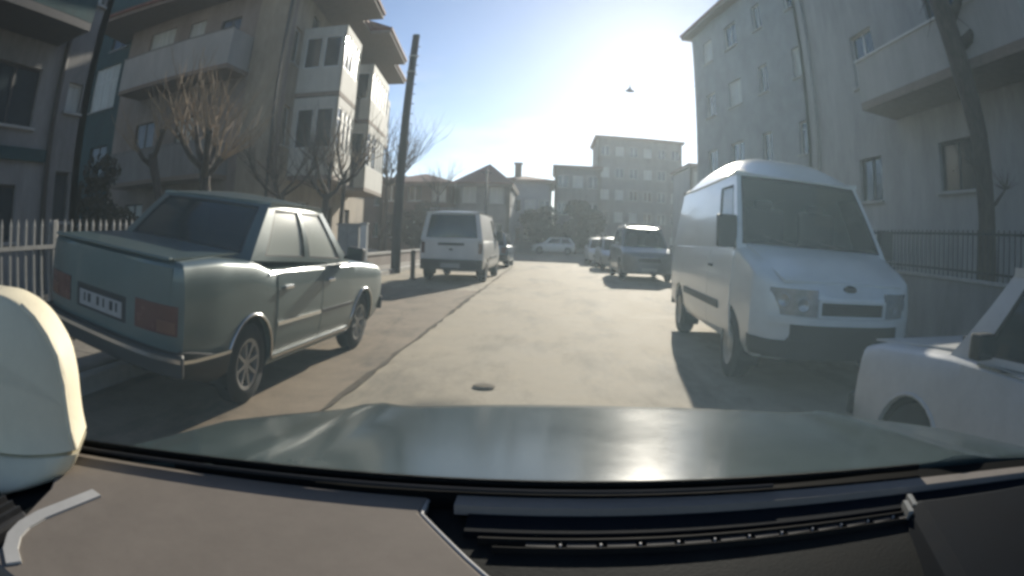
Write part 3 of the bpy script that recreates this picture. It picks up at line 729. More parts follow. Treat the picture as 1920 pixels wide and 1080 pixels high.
# glazed bays
def bay(u0, u1, dep, z0, z1, floors, solid_first=False):
    """projecting glazed bay on the street front"""
    b = thing('dummy', 'x', 'x'); bpy.data.objects.remove(b, do_unlink=True)
    A = lt * u0; B = lt * u1; n = ln
    q = [A + n * .003, A + n * dep, B + n * dep, B + n * .003]
    pr = prism([(p.x, p.y) for p in q], z0 - .16, z0); sl = link('bay_slab', pr, M_SOFFIT, root_L)
    H = z1 - z0
    # side facing the camera, front, far side
    for (s, e, kind) in ((q[0], q[1], 0), (q[1], q[2], 1), (q[2], q[3], 2)):
        d = (e - s); W = d.length
        par = .95
        if kind == 1:
            k = max(2, int(W / .62)); cw = (W - .1) / k
            hs = [(.05 + cw * i + .03, .05 + cw * (i + 1) - .03, z0 + par, z1 - .35) for i in range(k)]
        else: hs = [(.16, W * .5 - .05, z0 + par + .0, z1 - .4), (W * .5 + .05, W - .16, z0 + par + .0, z1 - .4)]
        P_ = facade(root_L, (s.x, s.y), math.atan2(d.y, d.x), W, z0 + .002, z1, M_BAY, hs, .09, 'bay_wall')
        for h in hs: window(root_L, P_, h, mull=0, sill=False, rec=.02, trans=.72 if kind == 1 else 0, pm=(M_PANEC if random.random() < .65 else M_PANE) if kind == 1 else M_PANE)
    return sl
bay(1.5, 4.1, 1.75, 6.35, 9.0, 1); bay(6.9, 11.2, 1.75, 6.35, 9.0, 1)
bay(1.5, 4.1, 1.75, 3.3, 6.15, 1); bay(6.9, 11.2, 1.75, 3.3, 6.15, 1)
bay(12.9, 15.0, 1.2, 6.35, 9.0, 1)
# dark open loggia between the bays: slab and iron railing
for z in (3.25, 6.3):
    q = [lt * 4.15 + ln * .003, lt * 4.15 + ln * 1.3, lt * 6.85 + ln * 1.3, lt * 6.85 + ln * .003]
    s = link('balcony_slab', prism([(p.x, p.y) for p in q], z - .13, z + .0), M_SOFFIT, root_L)
    bm = bmesh.new(); a, b = q[1] - ln * .05, q[2] - ln * .05
    for k in range(19): p = a + (b - a) * (k / 18); beam(bm, (p.x, p.y, z), (p.x, p.y, z + 1.0), .02, .02)
    beam(bm, (a.x, a.y, z + 1.0), (b.x, b.y, z + 1.0), .05, .05); link('railing', bm, M_METALD, s)
# roof
def rl(u, o): p = lt * u + ln * o; return (p.x, p.y)
eave = [rl(-.9, -10.5), rl(-.9, .9), rl(1.2, .9), rl(1.2, 2.4), rl(4.6, 2.4), rl(4.6, 1.5), rl(6.4, 1.5), rl(6.4, 2.4), rl(11.7, 2.4), rl(11.7, 1.8), rl(15.9, 1.8), rl(15.9, -10.5)]
link('eaves', prism(eave, 10.403, 10.56), M_SOFFIT, root_L)
cen = Vector(rl(7.5, -4.5))
link('roof', prism([((Vector(p) - cen) * 1.012 + cen)[:] for p in eave], 10.564, 10.70), M_ROOF, root_L)
bm = bmesh.new(); ring = [bm.verts.new((p[0], p[1], 10.703)) for p in eave]; ap = [bm.verts.new((*rl(3.5, -4.5), 12.6)), bm.verts.new((*rl(11.5, -4.5), 12.6))]
n = len(ring)
for k in range(n):
    a, b = ring[k], ring[(k + 1) % n]; m_ = (a.co + b.co) / 2; uu = m_.x * lt.x + m_.y * lt.y
    bm.faces.new((a, b, ap[0] if uu < 7.5 else ap[1]))
link('roof_slope', bm, M_ROOF, root_L)

# --- far-left neighbour whose flank runs along the fence
bw_ = [(6.0, 7.75, 3.55, 4.85, dict(fm=M_FRAMED, pm=M_PANE, mull=1)), (2.6, 4.4, 3.5, 4.8, dict(fm=M_FRAMED, pm=M_PANE)), (5.9, 7.5, 1.2, 2.35, dict(fm=M_FRAMED, pm=M_PANE)), (6.0, 7.6, 6.6, 8.2, dict(fm=M_FRAMED, pm=M_PANE)), (8.85, 9.4, 4.05, 4.75, dict(pm=M_PANEC, mull=0)), (8.85, 9.4, 1.6, 2.7, dict(fm=M_FRAMED, pm=M_PANE, mull=0)), (8.85, 9.4, 6.8, 7.6, dict(fm=M_FRAMED, mull=0))]
nb = block('apartment_building', 'grey building with a dark drainpipe standing behind the white fence at far left', 'building',
      [((-10.4, -1), (-10.4, 8.75), bw_), ((-10.4, 8.75), (-19, 8.75), []), ((-19, 8.75), (-19, -1), []), ((-19, -1), (-10.4, -1), [])], 12.3, M_WALLG, 0, soffit=.7)
bm = bmesh.new(); tube(bm, [(.07, 8.45, .1), (.07, 8.45, 12.3)], .075, 8); link('drainpipe', bm, M_FRAMED, nb, True)
bm = bmesh.new(); box(bm, (.05, 4.2, 2.98), (.1, 8.3, .26)); link('string_course', bm, M_WALLT, nb)
bm = bmesh.new(); box(bm, (.65, 5.6, 5.55), (1.3, 5.0, .18)); s = link('balcony_slab', bm, M_FRAMED, nb)
bm = bmesh.new(); box(bm, (1.25, 5.6, 6.2), (.1, 5.0, 1.1)); box(bm, (.62, 8.05, 6.2), (1.15, .1, 1.1)); link('parapet', bm, M_WALLT, s)

# --- right: tall block set back, then a nearer house with a balcony
RA = Vector((8.0, 30.9)); RB = Vector((9.9, 16.2)); d = (RB - RA); Wd = d.length
rw = []
for k in range(4):
    z = 1.0 + k * 3.1
    for u, w_ in ((1.6, 1.3), (4.6, 1.5), (8.0, .9), (11.2, 1.4)): rw.append((u, u + w_, z + .9, z + 2.2, dict(fm=M_FRAMEW)))
right_tall = block('apartment_building', 'tall pale four-storey block behind the tall white van, its eaves reaching toward the sun', 'building',
      [(RA[:], RB[:], rw), (RB[:], (21, 16.2), []), ((21, 16.2), (21, 30.9), []), ((21, 30.9), RA[:], [])], 13.4, M_WALLBL, 0, soffit=.75, pitch=1.5)
rh_w = [(6.2, 7.5, 2.75, 3.78, dict(fm=M_FRAMED, mull=1)), (2.4, 3.6, 2.7, 3.8, dict(fm=M_FRAMED)), (10.2, 11.6, 1.5, 3.4, dict(fm=M_FRAMED)),
        (6.6, 7.8, 5.9, 7.4, dict(fm=M_FRAMED)), (2.6, 3.9, 5.7, 7.2, dict(fm=M_FRAMEW)), (8.4, 9.3, 5.0, 7.3, dict(fm=M_FRAMED, sill=False)), (10.4, 11.8, 5.7, 7.2, dict(fm=M_FRAMED)),
        (3.0, 4.2, 8.6, 10.0, dict(fm=M_FRAMEW)), (6.6, 7.8, 8.7, 10.1, dict(fm=M_FRAMED))]
rh = block('house', 'grey rendered house with a jutting balcony behind the railings on the right', 'house',
      [((8.0, 16.1), (8.0, 1.5), [(a + 1.0, b + 1.0, c_, d_, k_) for a, b, c_, d_, k_ in rh_w]), ((8.0, 1.5), (18, 1.5), []), ((18, 1.5), (18, 16.1), []), ((18, 16.1), (8.0, 16.1), [])], 11.2, M_WALLR, 0, soffit=.8)
bm = bmesh.new(); box(bm, (-.56, -8.6, 4.62), (1.12, 6.2, .18)); s = link('balcony_slab', bm, M_SOFFIT, rh)
bm = bmesh.new(); box(bm, (-1.06, -8.6, 5.2), (.1, 6.2, .97))
for y in (-5.55, -11.65): box(bm, (-.5, y, 5.2), (1.0, .1, .97))
link('parapet', bm, M_WALLW, s)
bm = bmesh.new(); box(bm, (-1.06, -8.6, 5.71), (.18, 6.3, .05)); link('coping', bm, M_FRAMEW, s)
bm = bmesh.new(); tube(bm, [(-.07, -.9, .1), (-.07, -.9, 11)], .055, 8); link('drainpipe', bm, M_METALG, rh, True)
# --- the far end of the street
def wins(W, floors, n, z0=1.1, fh=2.9, w=1.1, h=1.3, fm=None):
    o = []
    for k in range(floors):
        for i in range(n):
            u = (i + .5) * W / n - w / 2; o.append((u, u + w, z0 + k * fh, z0 + k * fh + h, dict(fm=fm or M_FRAMEW)))
    return o
def simple(label, x0, x1, y, dep, h, m, floors, n, pitch=0., soffit=.45, w=1.1, rm=None, name='house', cat='house'):
    W = x1 - x0
    return block(name, label, cat, [((x0, y), (x1, y), wins(W, floors, n, w=w)), ((x1, y), (x1, y + dep), wins(dep, floors, 2)), ((x1, y + dep), (x0, y + dep), []), ((x0, y + dep), (x0, y), [])], h, m, 0, soffit=soffit, pitch=pitch, rm=rm)
simple('low brown house behind the bare tree beyond the white panel van', -13.5, -7.6, 45.5, 8, 5.2, M_WALLBR, 2, 3, 1.2)
simple('grey house with a hipped roof behind the thin street pole', -7.4, -3.1, 46.5, 9, 5.3, M_WALLG, 2, 2, 2.2)
h3 = simple('pale blue house with a chimney closing the end of the street', -5.6, .2, 60, 9, 7.0, M_WALLBL, 2, 4, 1.0)
bm = bmesh.new(); box(bm, (2.2, 2.5, 8.3), (.7, .7, 1.9)); box(bm, (2.2, 2.5, 9.3), (.95, .95, .14)); link('chimney', bm, M_WALLBR, h3)
simple('grey three-storey block with a flat roof at the far end of the street', .5, 5.3, 62, 9, 8.9, M_WALLG, 3, 3, .0, name='apartment_building', cat='building')
simple('tall grey apartment block in the sun glare at the far right end', 6.1, 17.5, 76, 10, 15.0, M_WALLG, 5, 6, .0, name='apartment_building', cat='building')
simple('white rendered building squeezed between the glare and the tall white van', 12.8, 17.5, 52, 8, 8.6, M_WALLW, 3, 3, .6, name='apartment_building', cat='building')
simple('wide brown terrace hidden low behind the far parked cars', -30, -14.2, 52, 8, 6.2, M_WALLBR, 2, 7, 1.0)

# ------------------------------------------------------------------ fences, walls, posts
lf = thing('fence', 'white iron picket fence along the left pavement behind the green saloon', 'fence', (-5.35, 1.2, .14))
LEN = 11.6; n = int(LEN / .145)
pm_ = None
for k in range(n):
    y = .05 + k * .145
    if pm_ is None:
        bm = bmesh.new(); box(bm, (0, 0, .63), (.032, .032, 1.18)); bmesh.ops.create_cone(bm, cap_ends=True, segments=4, radius1=.026, radius2=.002, depth=.09, matrix=Matrix.Translation((0, 0, 1.265)) @ Matrix.Rotation(R_(45), 4, 'Z'))
        o = link('picket', bm, M_METALW, lf); pm_ = o.data
    else: o = bpy.data.objects.new('picket', pm_); COL.objects.link(o); o.parent = lf
    o.location = (random.uniform(-.004, .004), y, 0); o.rotation_euler = (random.uniform(-.012, .012), random.uniform(-.012, .012), 0)
for z in (.22, 1.0): link('rail', bx((.035, LEN / 2, z), (.035, LEN, .045)), M_METALW, lf)
for k in range(5): link('post', bx((0.0, k * 2.88 + .0, .64), (.09, .09, 1.3)), M_METALW, lf, bevel=.01)
rf = thing('fence', 'dark iron railings on a low grey wall beside the right pavement', 'fence', (6.15, 1.0, .12))
link('low_wall', bx((0, 6.5, .47), (.22, 13, .96)), M_WALLG, rf, bevel=.015)
link('coping', bx((0, 6.5, .975), (.28, 13.02, .05)), M_KERB, rf, bevel=.01)
pm_ = None
for k in range(96):
    if pm_ is None:
        o = link('picket', bx((0, 0, 1.35), (.022, .022, .70)), M_METALD, rf); pm_ = o.data
    else: o = bpy.data.objects.new('picket', pm_); COL.objects.link(o); o.parent = rf
    o.location = (0, .1 + k * .135, 0)
for z in (1.1, 1.64): link('rail', bx((.02, 6.5, z), (.03, 13, .035)), M_METALD, rf)
# low garden wall beyond the end of the fence, coping blocks paler to carry its sunlit top edge
gw = thing('garden_wall', 'low ochre garden wall, coping toned pale for a sunlit top, behind the utility pole', 'wall', (-6.2, 13.6, .12))
link('wall', bx((0, 9, .2), (.22, 18, .42)), M_WALLP, gw)
me = None
for k in range(22):
    if me is None: o = link('lit_coping_block', bx((0, 0, 0), (.30, .80, .07)), M_KERB, gw, bevel=.01); me = o.data
    else:
        o = bpy.data.objects.new('lit_coping_block', me); COL.objects.link(o); o.parent = gw
    o.location = (0, .42 + k * .818, .447 + random.uniform(-.003, .004))
# white gate post and the grey cabinet beside it
gp = thing('gate_post', 'slim white painted gate post just past the nose of the green saloon', 'post', (-4.03, 12.5, 0))
link('shaft', bx((0, 0, .72), (.15, .15, 1.46)), M_WHITED, gp, bevel=.012); link('cap', bx((0, 0, 1.475), (.19, .19, .05)), M_WALLW, gp, bevel=.015); link('base', bx((0, 0, .05), (.22, .22, .12)), M_WALLG, gp, bevel=.01)
ec = thing('utility_cabinet', 'grey steel utility cabinet standing against the white gate post', 'cabinet', (-4.40, 12.58, 0))
link('plinth', bx((0, 0, .09), (.56, .34, .2)), M_KERB, ec, bevel=.01); link('cabinet_body', bx((0, 0, .82), (.52, .3, 1.24)), M_METALG, ec, bevel=.012); link('lid', bx((0, 0, 1.463), (.58, .36, .04)), M_METALG, ec, bevel=.01)
for x in (-.128, .128): link('door', bx((x, -.156, .82), (.245, .012, 1.16)), M_METALG, ec, bevel=.004)
link('lock', bx((.03, -.168, .85), (.025, .015, .09)), M_BLACKP, ec)
bo = thing('bollard', 'short dark brown bollard beside the tail of the white panel van', 'bollard', (-3.78, 16.4, 0))
bm = bmesh.new(); lathe(bm, [(.001, .84), (.06, .82), (.075, .78), (.075, .7), (.068, .68), (.068, .04), (.11, .03), (.11, 0)], 'z', (0, 0, 0), 14); link('shaft', bm, mat('bollard_brown', (.07, .055, .035), .7), bo, True, autosm=40)
# utility pole
up = thing('utility_pole', 'tall dark leaning utility pole at the kerb in front of the beige block', 'pole', (-4.95, 18.9, .0))
bm = bmesh.new(); tube(bm, [(0, 0, 0), (.03, 0, 2.5), (.10, 0, 5.4), (.20, 0, 8.3)], [.17, .16, .145, .13], 12); link('shaft', bm, M_WOODP, up, True, autosm=50)
bm = bmesh.new(); tube(bm, [(.2, 0, 8.28), (.2, 0, 8.36)], [.14, .13], 12); link('cap', bm, M_METALD, up)
for k in range(14): link('step_bolt', bx((.205 + .009 * k, 0, 3.2 + k * .36), (.16, .025, .025)), M_METALD, up)
for z in (6.9, 7.5):
    bm = bmesh.new(); lathe(bm, [(.15, -.03), (.165, -.03), (.165, .03), (.15, .03)], 'z', (.155 + (z - 6.9) * .04, 0, z), 14); link('band', bm, M_METALG, up)
# thin far street pole and the lamp hung over the street
fp = thing('street_pole', 'thin dark street pole in front of the far grey hipped house', 'pole', (-4.3, 40, .12))
bm = bmesh.new(); tube(bm, [(0, 0, 0), (0, 0, 5.8)], [.10, .07], 8); link('shaft', bm, M_METALD, fp, True); link('bracket', bx((0, 0, 5.6), (.7, .06, .06)), M_METALD, fp)
sl_ = thing('street_lamp', 'small street lamp hanging high over the road in the sun glare', 'street lamp', (4.1, 30, 9.45))
bm = bmesh.new(); lathe(bm, [(.001, .16), (.07, .15), (.10, .05), (.24, -.02), (.25, -.06), (.001, -.07)], 'z', (0, 0, 0), 18); link('lamp_head', bm, M_METALG, sl_, True, autosm=40)
bm = bmesh.new(); tube(bm, [(0, 0, .14), (0, 0, .34)], .02, 6); link('hanger', bm, M_METALD, sl_)
bm = bmesh.new(); tube(bm, [(4.0, .9, .9), (2, .45, .52), (0, 0, .34)], .012, 5); link('wall_stay', bm, M_METALG, sl_)

# ------------------------------------------------------------------ trees
def whip(bm, p, d, l, r, rnd, seg=4, bend=.25, up=.25, n=4):
    pts = [p.copy()]; q = p.copy(); d = d.normalized()
    for k in range(seg):
        d = (d + Vector((rnd.uniform(-bend, bend), rnd.uniform(-bend, bend), rnd.uniform(-bend, bend) * .5 + up * .5))).normalized(); q = q + d * (l / seg); pts.append(q.copy())
    tube(bm, pts, [max(.003, r * (1 - .8 * k / seg)) for k in range(seg + 1)], n, False)
    return pts
def bare_tree(label, base, trunk_pts, rad, limbs, seed, whips=7, wl=(1.0, 1.9), twm=None, wr=.02, fork=2, group=None, sub=3):
    rnd = random.Random(seed); root = thing('bare_tree', label, 'tree', base, group=group)
    tp = [Vector(p) for p in trunk_pts]
    # flare and knots
    bm = bmesh.new(); pts, rr = [], []
    for a, b, ra, rb in zip(tp, tp[1:], rad, rad[1:]):
        for k in range(4): pts.append(a + (b - a) * k / 4 + Vector((rnd.uniform(-1, 1), rnd.uniform(-1, 1), 0)) * ra * .12); rr.append((ra + (rb - ra) * k / 4) * rnd.uniform(.92, 1.1))
    pts.append(tp[-1]); rr.append(rad[-1]); rr[0] *= 1.35
    tube(bm, pts, rr, 10); link('trunk', bm, M_BARK, root, True)
    tw = bmesh.new()
    for k in range(limbs):
        a = 2 * math.pi * (k + rnd.uniform(-.25, .25)) / limbs; d = Vector((math.cos(a), math.sin(a), rnd.uniform(.5, 1.1))).normalized(); l = rnd.uniform(.55, 1.4) * sub / 3
        st = tp[-1] - Vector((0, 0, rnd.uniform(0, .3))); bm = bmesh.new(); r0 = rad[-1] * rnd.uniform(.55, .75)
        p1 = st + d * l * .5; d2 = (d + Vector((0, 0, .5))).normalized(); p2 = p1 + d2 * l * .5
        tube(bm, [st, p1, p2, p2 + d2 * .08], [r0, r0 * .8, r0 * .8, r0 * .95], 8); link('branch', bm, M_BARK, root, True)
        for j in range(whips):
            s0 = p1 + (p2 - p1) * rnd.uniform(.2, 1.05); dd = Vector((d.x + rnd.uniform(-.8, .8), d.y + rnd.uniform(-.8, .8), rnd.uniform(.5, 1.7)))
            w = whip(tw, s0, dd, rnd.uniform(*wl), wr * rnd.uniform(.7, 1.2), rnd, 6, rnd.uniform(.2, .45), .3)
            for f in range(fork):
                i = rnd.randint(1, 4); dq = (w[i] - w[i - 1]).normalized() + Vector((rnd.uniform(-.7, .7), rnd.uniform(-.7, .7), rnd.uniform(0, .4)))
                whip(tw, w[i], dq, rnd.uniform(.35, .8) * wl[1] / 1.9, wr * .5, rnd, 3, .2, .2, 3)
    link('twigs', tw, twm or M_TWIG, root, kind='stuff')
    return root
bare_tree('pollarded bare tree with stout knuckled limbs above the roof of the green saloon', (-7.6, 11, .12), [(0, 0, 0), (.02, 0, 1.5), (-.1, 0, 2.7)], [.17, .14, .15], 5, 5, 11, (1.3, 2.5), None, .024)
bare_tree('leaning stump-topped bare tree left of the stout pollarded one', (-8.6, 10.8, .12), [(0, 0, 0), (-.3, 0, 1.6), (-.85, 0, 3.1)], [.13, .11, .13], 3, 8, 6, (.9, 1.9))
bare_tree('dark twisted bare tree beside the white gate post', (-5.75, 14.2, .12), [(0, 0, 0), (-.05, 0, 1.1), (.1, 0, 2.2)], [.13, .11, .10], 4, 11, 8, (.9, 1.8), M_TWIGD)
bare_tree('dense twiggy bare tree in front of the corner of the beige block', (-7.5, 15.0, .12), [(0, 0, 0), (.08, 0, 1.2), (0, .1, 2.3)], [.10, .08, .08], 5, 21, 10, (1.0, 2.0), M_TWIGD)
bare_tree('slender bare tree before the glazed bays, nearest the utility pole', (-6.9, 18.6, .12), [(0, 0, 0), (.05, 0, 1.8), (.1, 0, 3.0)], [.10, .08, .07], 5, 31, 8, (1.2, 2.2), M_TWIG)
bare_tree('tall feathery bare tree against the sky behind the utility pole', (-10.6, 37, .12), [(0, 0, 0), (.1, 0, 2.5), (.15, 0, 4.6)], [.22, .18, .14], 9, 41, 16, (2.4, 4.6), M_TWIGD, .022, 3, sub=5)
bare_tree('small bare tree over the brown house at the end of the street', (-8.3, 43, .12), [(0, 0, 0), (.1, 0, 2.5), (.1, 0, 4.4)], [.16, .13, .10], 5, 51, 9, (1.2, 2.2), M_TWIGD, .018, 3)
# shrub: leaf clumps on stems
def leaf_mass(bm, c, rad, n, size, rnd, hollow=.35):
    for _ in range(n):
        while True:
            p = Vector((rnd.uniform(-1, 1), rnd.uniform(-1, 1), rnd.uniform(-1, 1)))
            if hollow < p.length < 1: break
        q = Vector((c[0] + p.x * rad[0], c[1] + p.y * rad[1], c[2] + p.z * rad[2])); s = size * rnd.uniform(.6, 1.4)
        a = Vector((rnd.uniform(-1, 1), rnd.uniform(-1, 1), rnd.uniform(-1, 1))).normalized(); b = a.orthogonal().normalized()
        v = [bm.verts.new(q + a * s), bm.verts.new(q + b * s * .5), bm.verts.new(q - a * s), bm.verts.new(q - b * s * .5)]; bm.faces.new(v)
def shrub(label, base, blobs, n, size, seed, m, stem=.5, cat='shrub', name='shrub', sm=None):
    rnd = random.Random(seed); root = thing(name, label, cat, base); bm = bmesh.new()
    for k in range(5):
        a = rnd.uniform(0, 6.28); tube(bm, [(0, 0, 0), (.1 * math.cos(a), .1 * math.sin(a), stem * .6), (.3 * math.cos(a), .3 * math.sin(a), stem * 1.3)], [.05 * stem, .03 * stem, .012], 5)
    link('stems', bm, M_BARK, root); bm = bmesh.new()
    tot = sum(b[3] for b in blobs)
    for b in blobs: leaf_mass(bm, b[:3], (b[3], b[3], b[3] * .8), int(n * b[3] / tot), size, rnd)
    link('foliage', bm, m, root, kind='stuff'); return root
shrub('dark untidy shrub at the foot of the white fence behind the saloon', (-4.75, 3.55, .15), [(0, 0, .22, .22), (.12, .1, .12, .16), (-.12, -.1, .14, .18)], 420, .045, 3, M_LEAFB, .3)
shrub('brownish overgrown shrub behind the fence under the pollarded tree', (-11.6, 11.5, .1), [(0, 0, 1.2, 1.0), (.8, .3, 1.0, .8), (-.9, 0, 1.5, 1.0), (-1.6, .4, 2.3, .8), (-1.0, .2, 3.0, .7)], 2600, .09, 5, M_LEAFB, 1.2)
shrub('dark evergreen clump in front of the far flat-roofed block', (2.6, 57.5, 0), [(0, 0, 2.0, 1.8), (-1.6, .4, 1.6, 1.5), (1.4, .2, 3.2, 1.7), (.2, .1, 4.4, 1.2)], 3000, .22, 6, M_LEAF, 2.2, 'tree', 'evergreen_tree')
shrub('dark round evergreen beside the pale blue house at the street end', (-.9, 57.0, 0), [(0, 0, 2.2, 1.5), (-.8, .2, 3.2, 1.2), (.6, .2, 3.6, 1.2)], 2200, .2, 9, M_LEAF, 2.2, 'tree', 'evergreen_tree')
shrub('brown hedge-like bush in front of the low brown house', (-9.3, 42.5, .1), [(0, 0, 1.4, 1.5), (1.6, 0, 1.3, 1.4), (-1.6, 0, 1.8, 1.5), (.4, 0, 2.8, 1.2)], 2600, .14, 10, M_LEAFB, 1.5)
# right-hand street tree with a leaning trunk; dark crown stands for reflections in the glass
rt = thing('street_tree', 'leaning dark-barked tree behind the iron railings in front of the grey house', 'tree', (7.0, 6.3, .12))
bm = bmesh.new(); tube(bm, [(0, 0, 0), (-.02, 0, .5), (-.06, 0, 1.9), (-.14, 0, 3.3), (-.42, -.05, 4.3), (-.62, -.1, 5.2), (-.8, -.1, 6.6)], [.27, .22, .19, .195, .22, .22, .17], 12); link('trunk', bm, M_BARK, rt, True)
rnd = random.Random(77)
for st, e in (((-.06, 0, 2.15), (-.62, -.15, 2.75)), ((-.06, 0, 2.1), (.5, -.1, 2.5)), ((-.6, -.1, 5.0), (.4, -.5, 6.6)), ((-.5, -.05, 4.6), (.9, -.9, 6.2)), ((-.7, -.1, 5.9), (-1.6, -.4, 7.6)), ((-.7, -.1, 5.6), (-.2, -1.4, 7.4))):
    st, e = Vector(st), Vector(e); m_ = (st + e) / 2 + Vector((rnd.uniform(-.1, .1), 0, -.08)); bm = bmesh.new(); r0 = .035 if st.z < 3 else .09; tube(bm, [st, m_, e], [r0 * 1.3, r0, r0 * .6], 7); link('branch', bm, M_BARK, rt, True)
bm = bmesh.new()
for _ in range(60):
    s = Vector(rnd.choice([(-.62, -.15, 2.7), (.5, -.1, 2.5)])); whip(bm, s, Vector((rnd.uniform(-1, 1), rnd.uniform(-1, 1), rnd.uniform(0, 1.2))), rnd.uniform(.2, .5), .008, rnd, 3)
for _ in range(170):
    s = Vector((rnd.uniform(-1.2, 1.2), rnd.uniform(-1.6, .2), rnd.uniform(5.4, 7.2))); whip(bm, s, Vector((rnd.uniform(-1, 1), rnd.uniform(-1, 1), rnd.uniform(-1.0, 1))), rnd.uniform(.5, 1.2), .012, rnd, 4, .3, -.2)
link('twigs', bm, M_TWIGD, rt, kind='stuff')
bm = bmesh.new()
for b in ((.7, -1.0, 6.3, .9), (1.0, -1.5, 5.6, .8), (.2, -1.5, 7.0, .9), (1.3, -.6, 7.1, .9)): leaf_mass(bm, b[:3], (b[3], b[3], b[3]), 900, .07, rnd, .1)
link('crown', bm, M_LEAF, rt, kind='stuff')  # leaf mass added in place of dark streaks reflected in the glass

# ------------------------------------------------------------------ parked vehicles
G_L, G_R = 'vehicles parked along the left kerb', 'vehicles parked along the right kerb'
sed = sedan('pale green metallic saloon parked with its left wheels up on the pavement', (-2.98, 2.60, 0), (0, .13, -.045), M_GREEN, G_L, glassm=M_GLASSD, side_glass=M_GLASSP)
# pivot so that the right wheels stay on the road
sed.root.location = (-2.98, 2.72, .105); sed.root.scale = (1.05, .955, 1.06)
rcar = sedan('dusty white car cut off by the right edge, seen from its front wing', (2.865, -.89, 0), (0, 0, .08), M_WHITED, G_R, old=False, glassm=M_GLASSD, side_glass=M_GLASSD); rcar.root.scale = (.92, .92, .92)
minibus = van('tall white high-roofed van parked facing the camera on the right', (2.95, 9.22, 0), math.pi - .05, M_WHITE, 4.86, .99, 1.27, 2.07, .30, (.98, .94, 1.25), G_R, (.1, .9, .1, .8), ((.80, .965),), name='parked_van', wb=(.95, 3.88))
pvan = van('white panel van with a dark tailgate window parked past the utility pole', (-2.60, 15.82, 0), -.027, M_WHITED, 4.4, .90, 1.16, 1.90, .06, (1.0, .92, 1.08), G_L, (.08, .92, .06, .92), ((.74, .96),), name='panel_van', wb=(.8, 3.5), r=.31, dark=M_GLASSD)
# roof bars on the panel van
bm = bmesh.new()
for y in (.5, 2.2):
    beam(bm, (-.74, y, 2.02), (.74, y, 2.02), .04, .03)
    for x in (-.72, .72): beam(bm, (x, y, 1.90), (x, y, 2.02), .03, .03)
link('roof_bar', bm, M_METALG, pvan.root)
hatch('small blue hatchback parked ahead of the white panel van', (-2.45, 24.5, 0), -.02, M_BLUE, G_L)
hatch('dark grey off-roader with roof rails parked behind the tall white van', (3.36, 23.6, 0), math.pi, M_GREYP, G_R, L=4.4, W=.94, top=1.84, roof_rail=True)
hatch('silver hatchback parked behind the off-roader', (3.15, 30.0, 0), math.pi + .02, M_SILV, G_R)
hatch('farthest silver car parked on the right, half lost in shade', (3.0, 35.8, 0), math.pi, M_WHITED, G_R)
hatch('white car crossing the shaded end of the street side-on', (2.5, 54.6, 0), R_(90), M_WHITE, None, L=4.1, top=1.5, name='car')

# ------------------------------------------------------------------ the car that carries the camera
cc = thing('car', 'dark green car seen from inside, its bonnet and dashboard filling the bottom of the picture', 'car', (0, 0, 0))
CX = .12
# bonnet: from the cowl forward, rounded along the nose and the wing edges
bm = bmesh.new(); rows = []
NX, NY = 40, 16
for j in range(NY + 1):
    t = j / NY; row = []
    for i in range(NX + 1):
        s = 2 * i / NX - 1
        w = .74 if s < 0 else .86
        yc = .64 - .17 * abs(s) ** 2.2            # cowl line
        yf = 1.32 - .30 * abs(s) ** 2.0           # nose line
        y = yc + (yf - yc) * t
        z = .941 - .080 * t - .020 * abs(s) ** 4 - .045 * max(0, (t - .88) / .12) ** 2 + .012 * math.exp(-((abs(s) - .62) / .06) ** 2)
        row.append(bm.verts.new((CX + s * w, y, z)))
    rows.append(row)
for A, B in zip(rows, rows[1:]):
    for k in range(NX): bm.faces.new((A[k], A[k + 1], B[k + 1], B[k]))
ext = bmesh.ops.extrude_face_region(bm, geom=bm.faces[:]); bmesh.ops.translate(bm, vec=(0, 0, -.03), verts=[v for v in ext['geom'] if isinstance(v, bmesh.types.BMVert)])
link('bonnet', bm, M_DGREEN, cc, True, autosm=50)
# wings, nose and bumper under the bonnet so that the car has a front
bm = bmesh.new(); loft(bm, [[(CX + s * (.84 if z > .4 else .80), y + .0, z) for s, z in ((-1, .25), (1, .25), (1, .80), (-1, .80))] for y in (.50, .86)]); link('front_wing', bm, M_DGREEN, cc, bevel=.05)
bm = bmesh.new(); loft(bm, [[(CX + s * w, y, z) for s, z in ((-1, .25), (1, .25), (1, .79), (-1, .79))] for y, w in ((.861, .78), (1.1, .62), (1.22, .4))]); link('nose', bm, M_DGREEN, cc, bevel=.04)
# cowl: black scuttle and windscreen seal as a curved band, wiper lying on it
def band(y_off0, y_off1, z0, z1, s0, s1, thick, wv=.80, n=40, taper=None):
    bm = bmesh.new(); rings = []
    for i in range(n + 1):
        s = s0 + (s1 - s0) * i / n; yc = .64 - .17 * abs(s) ** 2.2; k = taper(s) if taper else 1.
        a = Vector((CX + s * wv, yc + y_off0 * k, z0)); b = Vector((CX + s * wv, yc + y_off1 * k, z1)); rings.append([a, b, b - Vector((0, 0, thick)), a - Vector((0, 0, thick))])
    loft(bm, rings); return bm
tp = lambda s: .22 + .78 * min(1, max(0, (s + 1) / .75))
link('windscreen_seal', band(-.030, -.004, .934, .937, -1.0, 1.0, .05, taper=tp), M_SEAL, cc, True, autosm=40)
bm = bmesh.new(); pts = []
for i in range(20):
    s = -.97 + 1.5 * i / 19; pts.append((CX + s * .80, .64 - .17 * abs(s) ** 2.2 - .012, .944))
tube(bm, pts, .005, 6); wp = link('wiper', bm, M_SEAL, cc, True)
bm = bmesh.new(); pts = [(x, y - .018, z - .002) for x, y, z in pts[:16]]; tube(bm, pts, .003, 5); link('wiper_blade', bm, M_RUB, wp)
